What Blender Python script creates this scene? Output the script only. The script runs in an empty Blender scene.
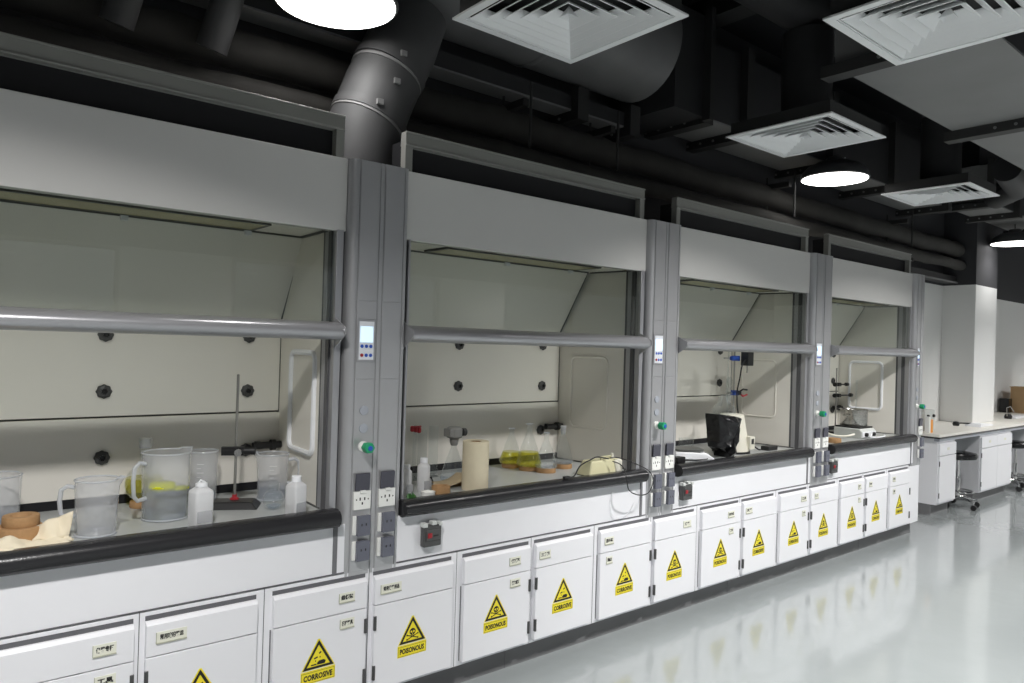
import bpy, bmesh, math, random
from mathutils import Vector, Matrix
random.seed(7)
S = bpy.context.scene
COL = S.collection
PI = math.pi

# ---------------------------------------------------------------- camera
cam_d = bpy.data.cameras.new('camera'); cam = bpy.data.objects.new('camera', cam_d); COL.objects.link(cam)
FPX = 725.3
cam_d.sensor_width = 36.0; cam_d.lens = FPX * 36.0 / 1024.0; cam_d.clip_start = 0.05; cam_d.clip_end = 60
CR = Vector((0.7716801, -0.6353103, 0.0298432)); CU = Vector((-0.0262616, 0.0150540, 0.9995417)); CF = Vector((0.6354684, 0.7721102, 0.0050674))
m = Matrix.Identity(4)
for i in range(3):
    m[i][0] = CR[i]; m[i][1] = CU[i]; m[i][2] = -CF[i]
m[0][3], m[1][3], m[2][3] = -1.3112, -2.6505, 1.5407
cam.matrix_world = m
S.camera = cam
# ---------------------------------------------------------------- world, exposure, lamp powers
w = bpy.data.worlds.new('world'); S.world = w; w.use_nodes = True
w.node_tree.nodes['Background'].inputs[0].default_value = (0.80, 0.88, 1.0, 1)
w.node_tree.nodes['Background'].inputs[1].default_value = 0.35
S.view_settings.view_transform = 'Standard'; S.view_settings.look = 'None'
S.view_settings.gamma = 1.0; S.view_settings.use_curve_mapping = False
S.view_settings.exposure = 0.08
S.cycles.max_bounces = 10; S.cycles.diffuse_bounces = 5; S.cycles.transparent_max_bounces = 24
S.cycles.caustics_reflective = False; S.cycles.caustics_refractive = False; S.cycles.sample_clamp_indirect = 4.0
LAMP_W = {'A': 3.0, 'B': 80.0, 'C': 34.0}    # power of the round bay lamps, row by row (A: dimmed row over the hoods, C: added for ambient light)
LAMP_EMIT = 4.0       # its diffuser
LAMPS = [(-0.041, 0.07, 2.894), (4.131, 0.107, 2.894), (8.53, 0.165, 2.894)]
LAMPS_B = [(-1.25, -1.82, 3.03), (2.08, -1.82, 3.03), (4.62, -1.82, 3.03), (8.4, -1.82, 3.03), (12.4, -1.82, 3.03)]  # last two added to brighten the far end
LAMPS_FILL = [(-1.25, -5.0, 3.0), (2.4, -5.0, 3.0), (5.9, -5.0, 3.0), (9.6, -5.0, 3.0)]  # row added behind the camera for ambient light

# ---------------------------------------------------------------- materials
MATS = {}
def nt(name):
    mt = bpy.data.materials.new(name); mt.use_nodes = True
    MATS[name] = mt
    return mt, mt.node_tree.nodes, mt.node_tree.links
def pbr(name, col, rough=0.5, metal=0.0, noise=0.0, nscale=8.0, bump=0.0, bscale=60.0, spec=0.5, rvar=0.0, coat=0.0, trans=0.0, ior=1.45, sub=None):
    mt, N, L = nt(name); b = N['Principled BSDF']
    b.inputs['Base Color'].default_value = (*col, 1); b.inputs['Roughness'].default_value = rough
    b.inputs['Metallic'].default_value = metal; b.inputs['Specular IOR Level'].default_value = spec
    b.inputs['Coat Weight'].default_value = coat; b.inputs['Transmission Weight'].default_value = trans; b.inputs['IOR'].default_value = ior
    tc = N.new('ShaderNodeTexCoord')
    if noise > 0 or rvar > 0:
        n = N.new('ShaderNodeTexNoise'); n.inputs['Scale'].default_value = nscale; n.inputs['Detail'].default_value = 4
        L.new(tc.outputs['Object'], n.inputs['Vector'])
        if noise > 0:
            r = N.new('ShaderNodeMix'); r.data_type = 'RGBA'
            r.inputs[6].default_value = (*[c * (1 - noise) for c in col], 1); r.inputs[7].default_value = (*[min(1, c * (1 + noise)) for c in col], 1)
            L.new(n.outputs['Fac'], r.inputs[0]); L.new(r.outputs[2], b.inputs['Base Color'])
        if rvar > 0:
            mr = N.new('ShaderNodeMapRange'); mr.inputs[3].default_value = max(0, rough - rvar); mr.inputs[4].default_value = rough + rvar
            L.new(n.outputs['Fac'], mr.inputs[0]); L.new(mr.outputs[0], b.inputs['Roughness'])
    if bump > 0:
        n2 = N.new('ShaderNodeTexNoise'); n2.inputs['Scale'].default_value = bscale; n2.inputs['Detail'].default_value = 3
        L.new(tc.outputs['Object'], n2.inputs['Vector'])
        bp = N.new('ShaderNodeBump'); bp.inputs['Strength'].default_value = bump; bp.inputs['Distance'].default_value = 0.002
        L.new(n2.outputs['Fac'], bp.inputs['Height']); L.new(bp.outputs[0], b.inputs['Normal'])
    return mt
def clear(name, tint, gloss=1.0, rough=0.02, ior=1.45, body=None, amount=0.0, fac=None):
    """thin see-through sheet: tinted transparency + fresnel reflection (+ a milky body)"""
    mt, N, L = nt(name); N.remove(N['Principled BSDF']); out = N['Material Output']
    t = N.new('ShaderNodeBsdfTransparent'); t.inputs[0].default_value = (*tint, 1)
    g = N.new('ShaderNodeBsdfGlossy'); g.inputs['Roughness'].default_value = rough; g.inputs[0].default_value = (gloss, gloss, gloss, 1)
    lw = N.new('ShaderNodeLayerWeight'); lw.inputs[0].default_value = 0.5
    pw = N.new('ShaderNodeMath'); pw.operation = 'POWER'; pw.inputs[1].default_value = 5.0; L.new(lw.outputs['Facing'], pw.inputs[0])
    f0 = ((ior - 1) / (ior + 1)) ** 2
    fr = N.new('ShaderNodeMath'); fr.operation = 'MULTIPLY_ADD'; fr.inputs[1].default_value = 1 - f0; fr.inputs[2].default_value = f0; L.new(pw.outputs[0], fr.inputs[0])
    last = t
    if body:
        d = N.new('ShaderNodeBsdfDiffuse'); d.inputs[0].default_value = (*body, 1)
        tl = N.new('ShaderNodeBsdfTranslucent'); tl.inputs[0].default_value = (*body, 1)
        md = N.new('ShaderNodeMixShader'); md.inputs[0].default_value = 0.45
        L.new(d.outputs[0], md.inputs[1]); L.new(tl.outputs[0], md.inputs[2])
        mb = N.new('ShaderNodeMixShader'); mb.inputs[0].default_value = amount
        L.new(t.outputs[0], mb.inputs[1]); L.new(md.outputs[0], mb.inputs[2]); last = mb
    mx = N.new('ShaderNodeMixShader'); L.new(fr.outputs[0], mx.inputs[0]); L.new(last.outputs[0], mx.inputs[1]); L.new(g.outputs[0], mx.inputs[2])
    L.new(mx.outputs[0], out.inputs[0])
    return mt
def emit(name, col, s):
    mt, N, L = nt(name); b = N['Principled BSDF']; b.inputs['Base Color'].default_value = (*col, 1)
    b.inputs['Emission Color'].default_value = (*col, 1); b.inputs['Emission Strength'].default_value = s
    return mt

pbr('cab_white', (0.80, 0.80, 0.83), 0.32, noise=0.012, bump=0.05, bscale=250)
pbr('fascia_white', (0.66, 0.65, 0.635), 0.22, noise=0.01)
pbr('liner', (0.83, 0.80, 0.735), 0.42, noise=0.03, nscale=3)
pbr('seam_dark', (0.10, 0.10, 0.095), 0.6)
pbr('post_grey', (0.50, 0.50, 0.515), 0.33, metal=0.55, noise=0.02, nscale=20)
pbr('post_groove', (0.16, 0.16, 0.17), 0.5)
pbr('alu', (0.42, 0.42, 0.44), 0.28, metal=0.55)
pbr('track_dark', (0.10, 0.10, 0.105), 0.4)
pbr('frame_grey', (0.235, 0.235, 0.22), 0.45, noise=0.04)
pbr('black_void', (0.006, 0.006, 0.008), 0.7)
pbr('black_nose', (0.020, 0.020, 0.022), 0.27, bump=0.25, bscale=160)
pbr('counter', (0.42, 0.435, 0.43), 0.30, noise=0.12, nscale=5)
pbr('plinth', (0.17, 0.17, 0.175), 0.5, noise=0.06)
pbr('hinge', (0.11, 0.11, 0.11), 0.35, metal=0.6)
pbr('gap', (0.12, 0.12, 0.13), 0.6)
pbr('yellow', (0.86, 0.72, 0.03), 0.45)
pbr('ink', (0.012, 0.012, 0.012), 0.5)
pbr('card', (0.76, 0.76, 0.66), 0.5)
pbr('card_rim', (0.45, 0.45, 0.36), 0.4)
pbr('amber', (0.46, 0.42, 0.24), 0.25)
pbr('pipe_grey', (0.06, 0.06, 0.062), 0.62, noise=0.3, nscale=4, bump=0.5, bscale=14)
pbr('duct', (0.13, 0.13, 0.132), 0.5, noise=0.35, nscale=2.2, bump=0.3, bscale=9)
pbr('duct_light', (0.19, 0.19, 0.19), 0.6, noise=0.12, nscale=3, bump=0.2, bscale=9)
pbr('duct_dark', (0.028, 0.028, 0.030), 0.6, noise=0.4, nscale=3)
pbr('flange', (0.030, 0.030, 0.030), 0.6)
pbr('wrap', (0.040, 0.038, 0.035), 0.8, noise=0.4, nscale=6, bump=0.8, bscale=25)
pbr('soffit', (0.018, 0.018, 0.022), 0.85)
pbr('upper_wall', (0.05, 0.05, 0.055), 0.8)
pbr('wall_white', (0.83, 0.83, 0.82), 0.6, noise=0.012, nscale=2)
pbr('diff_white', (0.86, 0.87, 0.88), 0.45)
pbr('lamp_shade', (0.11, 0.11, 0.115), 0.4, metal=0.3)
emit('lamp_glow', (1.0, 0.985, 0.96), LAMP_EMIT)
emit('screen_glow', (0.62, 0.82, 1.0), 0.75)
pbr('pad_white', (0.80, 0.82, 0.86), 0.4)
pbr('blue', (0.03, 0.10, 0.50), 0.4)
pbr('red', (0.36, 0.02, 0.03), 0.4)
pbr('green', (0.02, 0.33, 0.15), 0.3)
pbr('plug_grey', (0.40, 0.42, 0.47), 0.35)
pbr('sock_white', (0.86, 0.86, 0.83), 0.35)
pbr('sock_cover', (0.07, 0.07, 0.09), 0.3)
pbr('sock_smoke', (0.13, 0.135, 0.17), 0.25)
pbr('knob_black', (0.022, 0.022, 0.022), 0.4)
pbr('knob_grey', (0.07, 0.07, 0.07), 0.45)
pbr('smoke_box', (0.07, 0.07, 0.07), 0.2)
pbr('cork', (0.40, 0.235, 0.11), 0.8, noise=0.25, nscale=60, bump=0.4, bscale=140)
pbr('cloth', (0.78, 0.70, 0.54), 0.9, noise=0.06, nscale=20, bump=0.5, bscale=60)
pbr('paper_roll', (0.72, 0.64, 0.47), 0.85, noise=0.05, nscale=40)
pbr('paper_tan', (0.50, 0.40, 0.26), 0.8, noise=0.1)
pbr('plastic_white', (0.86, 0.87, 0.90), 0.4)
pbr('cream', (0.62, 0.59, 0.38), 0.4)
pbr('cream_pale', (0.74, 0.72, 0.62), 0.4)
pbr('black_plastic', (0.008, 0.008, 0.009), 0.2)
pbr('black_rubber', (0.015, 0.015, 0.016), 0.45)
pbr('stand_iron', (0.014, 0.014, 0.015), 0.4)
pbr('steel', (0.50, 0.49, 0.46), 0.22, metal=1.0)
pbr('rod_steel', (0.42, 0.41, 0.39), 0.3, metal=0.9)
pbr('chrome', (0.7, 0.7, 0.7), 0.12, metal=1.0)
pbr('vinyl_black', (0.012, 0.012, 0.013), 0.22)
pbr('pan_grey', (0.16, 0.165, 0.16), 0.3, metal=0.5)
pbr('grey_cap', (0.26, 0.26, 0.25), 0.5)
pbr('bench_top', (0.80, 0.78, 0.72), 0.35, noise=0.02)
pbr('cardboard', (0.42, 0.28, 0.15), 0.85, noise=0.08)
pbr('orange', (0.85, 0.33, 0.03), 0.5)
pbr('leaf_green', (0.05, 0.16, 0.04), 0.5)
pbr('pale_box', (0.62, 0.64, 0.62), 0.5)
clear('glass', (0.84, 0.86, 0.845), rough=0.0, ior=1.5)
clear('labglass', (0.95, 0.965, 0.965), rough=0.02, ior=1.55, body=(0.75, 0.78, 0.8), amount=0.05)
clear('jug_plastic', (0.95, 0.96, 0.98), rough=0.15, ior=1.42, body=(0.95, 0.96, 0.99), amount=0.28)
clear('jug_lip', (0.88, 0.9, 0.93), rough=0.2, ior=1.45, body=(0.88, 0.9, 0.94), amount=0.6)
clear('bottle_pe', (0.8, 0.82, 0.86), rough=0.3, ior=1.4, body=(0.97, 0.975, 0.99), amount=0.93)
clear('water', (0.90, 0.93, 0.97), rough=0.05, ior=1.33, body=(0.6, 0.66, 0.78), amount=0.10)
clear('yellow_liquid', (0.88, 0.85, 0.18), rough=0.05, ior=1.33, body=(0.72, 0.68, 0.05), amount=0.25)
clear('yellow_foam', (0.9, 0.92, 0.1), rough=0.2, ior=1.3, body=(0.93, 0.95, 0.05), amount=0.9)
clear('haze_sticker', (0.9, 0.9, 0.9), rough=0.3, ior=1.4, body=(0.8, 0.82, 0.85), amount=0.35)

def floor_material():
    mt, N, L = nt('epoxy'); b = N['Principled BSDF']
    tc = N.new('ShaderNodeTexCoord')
    n = N.new('ShaderNodeTexNoise'); n.inputs['Scale'].default_value = 0.9; n.inputs['Detail'].default_value = 5
    n2 = N.new('ShaderNodeTexNoise'); n2.inputs['Scale'].default_value = 7.0; n2.inputs['Detail'].default_value = 3
    L.new(tc.outputs['Object'], n.inputs[0]); L.new(tc.outputs['Object'], n2.inputs[0])
    r = N.new('ShaderNodeMix'); r.data_type = 'RGBA'
    r.inputs[6].default_value = (0.245, 0.268, 0.270, 1); r.inputs[7].default_value = (0.31, 0.333, 0.335, 1)
    L.new(n.outputs['Fac'], r.inputs[0]); L.new(r.outputs[2], b.inputs['Base Color'])
    mr = N.new('ShaderNodeMapRange'); mr.inputs[3].default_value = 0.06; mr.inputs[4].default_value = 0.19
    L.new(n2.outputs['Fac'], mr.inputs[0]); L.new(mr.outputs[0], b.inputs['Roughness'])
    bp = N.new('ShaderNodeBump'); bp.inputs['Strength'].default_value = 0.18; bp.inputs['Distance'].default_value = 0.01
    L.new(n2.outputs['Fac'], bp.inputs['Height']); L.new(bp.outputs[0], b.inputs['Normal'])
    b.inputs['Specular IOR Level'].default_value = 0.6; b.inputs['Coat Weight'].default_value = 0.45; b.inputs['Coat Roughness'].default_value = 0.07
floor_material()

# ---------------------------------------------------------------- mesh builder
class MB:
    def __init__(s): s.v = []; s.f = []; s.m = []; s.mats = []; s.sm = []
    def mi(s, n):
        if n not in s.mats: s.mats.append(n)
        return s.mats.index(n)
    def add(s, vs, fs, mat, smooth=False):
        o = len(s.v); s.v += [tuple(v) for v in vs]; k = s.mi(mat)
        for f in fs: s.f.append([i + o for i in f]); s.m.append(k); s.sm.append(smooth)
    def box(s, x0, x1, y0, y1, z0, z1, mat):
        vs = [(x, y, z) for z in (z0, z1) for y in (y0, y1) for x in (x0, x1)]
        s.add(vs, [(0, 2, 3, 1), (4, 5, 7, 6), (0, 1, 5, 4), (2, 6, 7, 3), (0, 4, 6, 2), (1, 3, 7, 5)], mat); return s
    def prism(s, poly, a, b, mat, axis='z', smooth=False):
        """poly of 2D points extruded a..b along axis. axis x: (y,z); y: (x,z); z: (x,y)"""
        n = len(poly)
        def p(u, v, t): return {'x': (t, u, v), 'y': (u, t, v), 'z': (u, v, t)}[axis]
        vs = [p(u, v, a) for u, v in poly] + [p(u, v, b) for u, v in poly]
        fs = [list(range(n - 1, -1, -1)), list(range(n, 2 * n))]
        s.add(vs, fs, mat)
        s.add(vs, [(i, (i + 1) % n, n + (i + 1) % n, n + i) for i in range(n)], mat, smooth); return s
    def lathe(s, prof, mat, c=(0, 0, 0), seg=28, axis='z', cap=True, spout=0, flutes=0, flute_d=0.0):
        vs = []
        for (r, z) in prof:
            for k in range(seg):
                a = 2 * PI * k / seg
                rr = r
                if flutes: rr = r * (1 + flute_d * math.cos(flutes * a))
                u, v = rr * math.cos(a), rr * math.sin(a)
                vs.append({'z': (c[0] + u, c[1] + v, c[2] + z), 'y': (c[0] + u, c[1] + z, c[2] + v), 'x': (c[0] + z, c[1] + u, c[2] + v)}[axis])
        fs = []
        for j in range(len(prof) - 1):
            for k in range(seg):
                fs.append((j * seg + k, j * seg + (k + 1) % seg, (j + 1) * seg + (k + 1) % seg, (j + 1) * seg + k))
        s.add(vs, fs, mat, True)
        if cap:
            if prof[0][0] > 1e-4: s.add(vs[:seg], [list(range(seg - 1, -1, -1))], mat)
            if prof[-1][0] > 1e-4: s.add(vs[-seg:], [list(range(seg))], mat)
        return s
    def tube(s, pts, r, mat, seg=10, closed=False, cap=True, rs=None):
        pts = [Vector(p) for p in pts]; n = len(pts); vs = []
        up = None
        for i, p in enumerate(pts):
            a = pts[(i - 1) % n] if (closed or i > 0) else p
            b = pts[(i + 1) % n] if (closed or i < n - 1) else p
            t = (b - a).normalized()
            if up is None:
                up = Vector((0, 0, 1)) if abs(t.z) < 0.9 else Vector((1, 0, 0))
            side = t.cross(up)
            if side.length < 1e-5: side = t.cross(Vector((0.3, 1, 0.1)))
            side.normalize(); up = side.cross(t).normalized()
            rr = rs[i] if rs else r
            for k in range(seg):
                an = 2 * PI * k / seg
                vs.append(p + (side * math.cos(an) + up * math.sin(an)) * rr)
        fs = []
        for j in range(n if closed else n - 1):
            for k in range(seg):
                j2 = (j + 1) % n
                fs.append((j * seg + k, j * seg + (k + 1) % seg, j2 * seg + (k + 1) % seg, j2 * seg + k))
        s.add(vs, fs, mat, True)
        if cap and not closed:
            s.add(vs[:seg], [list(range(seg - 1, -1, -1))], mat); s.add(vs[-seg:], [list(range(seg))], mat)
        return s
    def quad(s, a, b, c, d, mat): s.add([a, b, c, d], [(0, 1, 2, 3)], mat); return s
    def ring_frame(s, u0, u1, v0, v1, wdt, d0, d1, mat, axis='y'):
        """rectangular picture-frame; u,v outer bounds"""
        for (a, b, c, d) in ((u0, u1, v0, v0 + wdt), (u0, u1, v1 - wdt, v1), (u0, u0 + wdt, v0 + wdt, v1 - wdt), (u1 - wdt, u1, v0 + wdt, v1 - wdt)):
            if axis == 'y': s.box(a, b, d0, d1, c, d, mat)
            elif axis == 'z': s.box(a, b, c, d, d0, d1, mat)
            else: s.box(d0, d1, a, b, c, d, mat)
        return s
    def mesh(s, name):
        me = bpy.data.meshes.new(name); me.from_pydata(s.v, [], s.f)
        for n in s.mats: me.materials.append(MATS[n])
        for p, k, sm in zip(me.polygons, s.m, s.sm): p.material_index = k; p.use_smooth = sm
        bm = bmesh.new(); bm.from_mesh(me); bmesh.ops.remove_doubles(bm, verts=bm.verts, dist=1e-5)
        bmesh.ops.recalc_face_normals(bm, faces=bm.faces); bm.to_mesh(me); bm.free()
        me.update()
        me.set_sharp_from_angle(angle=math.radians(40))
        return me

def tag(o, label=None, cat=None, group=None, kind=None):
    if label: o['label'] = label
    if cat: o['category'] = cat
    if group: o['group'] = group
    if kind: o['kind'] = kind
    return o
def obj(name, mb, parent=None, bevel=0.0, loc=None, rot=None):
    o = bpy.data.objects.new(name, mb.mesh(name)); COL.objects.link(o)
    if parent: o.parent = parent
    if loc: o.location = loc
    if rot: o.rotation_euler = rot
    if bevel:
        md = o.modifiers.new('bevel', 'BEVEL'); md.width = bevel; md.segments = 2; md.limit_method = 'ANGLE'; md.angle_limit = math.radians(40)
    return o
def thing(name, label, cat, loc=(0, 0, 0), rz=0, group=None):
    o = bpy.data.objects.new(name, None); COL.objects.link(o); o.location = loc; o.rotation_euler = (0, 0, rz)
    o.empty_display_size = 0.1
    return tag(o, label, cat, group)
def single(name, mb, label, cat, loc=(0, 0, 0), rz=0, group=None, bevel=0.0, rot=None):
    o = obj(name, mb, None, bevel, loc, rot or (0, 0, rz)); return tag(o, label, cat, group)
def struct(name, mb, bevel=0.0): return tag(obj(name, mb, None, bevel), kind='structure')

_tc = {}
def text2d(s):
    if s in _tc: return _tc[s]
    cu = bpy.data.curves.new('t', 'FONT'); cu.body = s; cu.size = 1.0; cu.offset = 0.045; cu.resolution_u = 2
    o = bpy.data.objects.new('t', cu); COL.objects.link(o)
    dg = bpy.context.evaluated_depsgraph_get(); oe = o.evaluated_get(dg); me = oe.to_mesh()
    vs = [(v.co.x, v.co.y) for v in me.vertices]; fs = [list(p.vertices) for p in me.polygons]
    oe.to_mesh_clear(); bpy.data.objects.remove(o); bpy.data.curves.remove(cu)
    if vs:
        x0 = min(v[0] for v in vs); x1 = max(v[0] for v in vs); y0 = min(v[1] for v in vs); y1 = max(v[1] for v in vs)
        vs = [((x - x0) / (x1 - x0) - 0.5, (y - y0) / (y1 - y0) - 0.5) for x, y in vs]
    _tc[s] = (vs, fs); return _tc[s]
def text_on(mb, s, cx, cz, wd, ht, y, mat):
    vs, fs = text2d(s)
    mb.add([(cx + u * wd, y, cz + v * ht) for u, v in vs], fs, mat)

# ================================================================ the room
XL, XR, YF = -4.6, 13.6, -6.2
b = MB(); b.box(XL, XR, YF, 1.0, -0.1, 0.0, 'epoxy'); struct('floor', b)
b = MB(); b.box(XL, XR, YF, 1.0, 4.1, 4.25, 'soffit'); struct('ceiling', b)
b = MB(); b.box(XL, 8.8, 0.77, 1.0, 0.0, 2.4, 'wall_white'); b.box(XL, 8.8, 0.77, 1.0, 2.4, 4.1, 'upper_wall')
b.box(8.8, XR, 0.93, 1.0, 0.0, 2.4, 'wall_white'); b.box(8.8, XR, 0.93, 1.0, 2.4, 4.1, 'upper_wall'); struct('wall_back', b)
b = MB(); b.box(8.12, 8.82, 0.42, 0.93, 0.0, 2.4, 'wall_white'); b.box(8.12, 8.82, 0.42, 0.93, 2.4, 4.1, 'upper_wall')
struct('wall_pier', b)
b = MB(); b.box(XR, XR + 0.1, YF, 1.0, 0.0, 2.6, 'wall_white'); b.box(XR, XR + 0.1, YF, 1.0, 2.6, 4.1, 'upper_wall'); struct('wall_right', b)
b = MB(); b.box(XL - 0.1, XL, YF, 1.0, 0.0, 2.6, 'wall_white'); b.box(XL - 0.1, XL, YF, 1.0, 2.6, 4.1, 'upper_wall'); struct('wall_left', b)
b = MB()
for (a0, a1, c0, c1, mt) in ((XL, XR, 0, 0.9, 'wall_white'), (XL, XR, 2.5, 4.1, 'upper_wall'), (XL, -2.6, 0.9, 2.5, 'wall_white'), (0.4, 1.6, 0.9, 2.5, 'wall_white'), (4.6, 5.8, 0.9, 2.5, 'wall_white'), (8.8, XR, 0.9, 2.5, 'wall_white')):
    b.box(a0, a1, YF - 0.1, YF, c0, c1, mt)
struct('wall_front', b)
for k, (a0, a1) in enumerate(((-2.6, 0.4), (1.6, 4.6), (5.8, 8.8))):  # windows added in the unseen front wall for soft fill light
    b = MB(); b.ring_frame(a0, a1, 0.9, 2.5, 0.05, YF - 0.09, YF - 0.01, 'alu'); b.box((a0 + a1) / 2 - 0.025, (a0 + a1) / 2 + 0.025, YF - 0.09, YF - 0.01, 0.95, 2.45, 'alu')
    b.box(a0 + 0.05, a1 - 0.05, YF - 0.055, YF - 0.05, 0.95, 2.45, 'glass'); struct('window_%d' % (k + 1), b)

# ================================================================ fume hoods
HOODS = [(-1.523, 0.0), (0.277, 1.818), (2.101, 3.602), (3.889, 5.337)]
ZC = 0.865
HL = ['fume hood with the big pitcher and retort stand inside, cut off at the left',
      'fume hood holding the paper roll, the yellow flasks and the cream power unit',
      'fume hood holding the white balance and the black plastic bag',
      'fume hood holding the steel pot, last in the row before the white bench']
def rounded_rect(y0, y1, z0, z1, r, n=5):
    pts = []
    for cx, cz, a0 in ((y1 - r, z1 - r, 0), (y0 + r, z1 - r, PI / 2), (y0 + r, z0 + r, PI), (y1 - r, z0 + r, 1.5 * PI)):
        for k in range(n + 1):
            a = a0 + PI / 2 * k / n; pts.append((cx + r * math.cos(a), cz + r * math.sin(a)))
    return pts
def build_hood(i, X0, X1):
    W = X1 - X0
    t = thing('fume_hood', HL[i], 'fume hood', (X0, 0, 0), group='fume hoods along the wall')
    # white front panel
    b = MB(); b.box(0.0, W, 0.0, 0.018, 1.972, 2.262, 'fascia_white'); b.box(0.002, W - 0.002, 0.018, 0.05, 1.972, 1.982, 'fascia_white'); obj('front_panel', b, t, 0.002)
    # carcass: roof, rear, outer sides
    b = MB(); b.box(-0.02, W + 0.02, 0.60, 0.70, ZC, 2.28, 'liner')
    b.box(-0.02, W + 0.02, 0.05, 0.62, 2.02, 2.05, 'liner')
    obj('carcass', b, t)
    b = MB(); b.box(0.0, W, 0.05, 0.14, 2.262, 2.40, 'black_void'); obj('top_duct_box', b, t)
    # grey frame over the front panel
    b = MB(); fx0, fx1 = -0.01, W - 0.012
    b.box(fx0, fx1, 0.012, 0.05, 2.375, 2.432, 'frame_grey'); b.box(fx0, fx0 + 0.036, 0.012, 0.05, 2.262, 2.375, 'frame_grey'); b.box(fx1 - 0.036, fx1, 0.012, 0.05, 2.262, 2.375, 'frame_grey')
    b.box(fx0, fx1, 0.006, 0.012, 2.372, 2.380, 'frame_grey'); b.box(fx0, fx1, 0.006, 0.012, 2.424, 2.432, 'frame_grey')
    obj('top_frame', b, t, 0.002)
    # lining
    iw0, iw1 = 0.018, W - (0.026, 0.112, 0.096, 0.145)[i]
    cb = (0.026, 0.116, 0.10, 0.150)[i]
    def xin(y): return W - 0.047 - (cb - 0.047) * (y - 0.10) / 0.50
    b = MB(); b.box(0.0, iw0, 0.045, 0.62, ZC, 2.02, 'liner'); obj('side_lining', b, t)
    b = MB(); b.prism([(W - 0.047, 0.10), (W, 0.10), (W, 0.62), (W - cb, 0.62), (xin(0.6), 0.60)], ZC, 2.02, 'liner', 'z'); sp = obj('side_lining', b, t)
    ya, yb = (0.14, 0.405) if i == 0 else (0.205, 0.465)
    ring = rounded_rect(ya, yb, 1.07, 1.485, 0.035)
    rb = MB(); rb.tube([(xin(y) - 0.004, y, z) for y, z in ring], 0.012 if i in (0, 3) else 0.006, 'plastic_white' if i in (0, 3) else 'liner', 8, closed=True)
    obj('window_surround', rb, sp)
    # baffle: lower, middle and sloping upper panels with dark joints
    b = MB()
    b.box(iw0, iw1, 0.555, 0.60, ZC + 0.035, 1.206, 'liner'); obj('baffle_panel', b, t, 0.002)
    b = MB(); b.box(iw0 + 0.004, iw1 - 0.006, 0.555, 0.60, 1.214, 1.60, 'liner'); obj('baffle_panel', b, t, 0.002)
    sl = [(0.57, 1.604), (0.335, 1.972), (0.35, 1.985), (0.60, 1.612)]
    b = MB(); b.prism(sl, iw0 + 0.004, iw1 - 0.006, 'liner', 'x'); obj('baffle_panel', b, t, 0.001)
    b = MB(); b.box(iw0, iw1, 0.575, 0.60, 1.204, 1.216, 'seam_dark'); b.box(iw1 - 0.008, iw1 - 0.0005, 0.557, 0.60, ZC + 0.035, 1.606, 'seam_dark')
    b.prism([(0.566, 1.60), (0.331, 1.975), (0.35, 1.99), (0.6, 1.61)], iw1 - 0.007, iw1 - 0.0005, 'seam_dark', 'x')
    b.box(iw0, iw1, 0.555, 0.60, ZC - 0.01, ZC + 0.034, 'black_void'); obj('exhaust_slot', b, t)  # solid black strip painted for the dark of the gap under the baffle
    # ceiling with amber lamp lens
    b = MB(); b.box(iw0, W - 0.01, 0.05, 0.345, 1.980, 2.02, 'liner'); b.box(iw0, iw1, 0.333, 0.342, 1.972, 1.981, 'seam_dark')
    b.prism([(xin(0.1), 0.06), (xin(0.34), 0.34), (xin(0.34) - 0.01, 0.34), (xin(0.1) - 0.01, 0.06)], 1.972, 1.981, 'seam_dark', 'z'); hc = obj('hood_ceiling', b, t)
    b = MB(); b.box(0.28, W - 0.28, 0.09, 0.275, 1.972, 1.981, 'amber'); b.ring_frame(0.27, W - 0.27, 0.08, 0.285, 0.012, 1.970, 1.982, 'seam_dark', 'z'); obj('light_lens', b, hc)
    # little clips hanging at the ceiling seam
    for cx in (W * 0.52, W - 0.28):
        b = MB(); b.box(cx - 0.012, cx + 0.012, 0.30, 0.318, 1.955, 1.980, 'pad_white'); obj('clip', b, hc)
    # black fluted knobs on the baffle
    ka, kb = (0.735, 0.175) if i == 0 else (0.86, 0.255)
    rows = [(W - ka, 1.535), (W - kb, 1.545), (W - ka, 1.312), (W - kb, 1.306), (W - ka, 1.053), (W - kb, 1.045), (W - 1.33, 1.535), (W - 1.33, 1.31), (W - 1.33, 1.05)]
    for kx, kz in rows:
        b = MB(); b.lathe([(0.027, 0.0), (0.027, -0.010), (0.021, -0.016), (0.011, -0.018)], 'knob_grey', (kx, 0.556, kz), 32, 'y', flutes=8, flute_d=0.06, cap=False); b.lathe([(0.011, -0.018), (0.009, -0.010), (0.0005, -0.009)], 'knob_black', (kx, 0.556, kz), 16, 'y', cap=False)
        obj('baffle_knob', b, t)
    # corner fitting
    b = MB(); b.tube([(iw1 - 0.13, 0.52, 1.065), (iw1 - 0.0, 0.52, 1.065)], 0.016, 'knob_black', 12); b.lathe([(0.024, -0.02), (0.024, 0.0)], 'knob_black', (iw1 - 0.03, 0.52, 1.065), 16, 'x'); b.box(iw1 - 0.11, iw1 - 0.09, 0.51, 0.556, 1.05, 1.08, 'knob_black')
    obj('lattice_fitting', b, t)
    # worktop + nosing
    b = MB(); b.box(0.0, W, 0.0, 0.62, ZC - 0.03, ZC, 'counter'); b.prism([(xin(0.1), 0.06), (xin(0.56), 0.56), (xin(0.56) - 0.006, 0.56), (xin(0.1) - 0.006, 0.06)], ZC, ZC + 0.006, 'seam_dark', 'z'); obj('worktop', b, t)
    prof = [(0.0, 0.812), (-0.050, 0.812), (-0.068, 0.818), (-0.081, 0.832), (-0.086, 0.848), (-0.081, 0.864), (-0.07, 0.876), (-0.05, 0.883), (-0.01, 0.880), (0.012, 0.868), (0.012, 0.812)]
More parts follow.
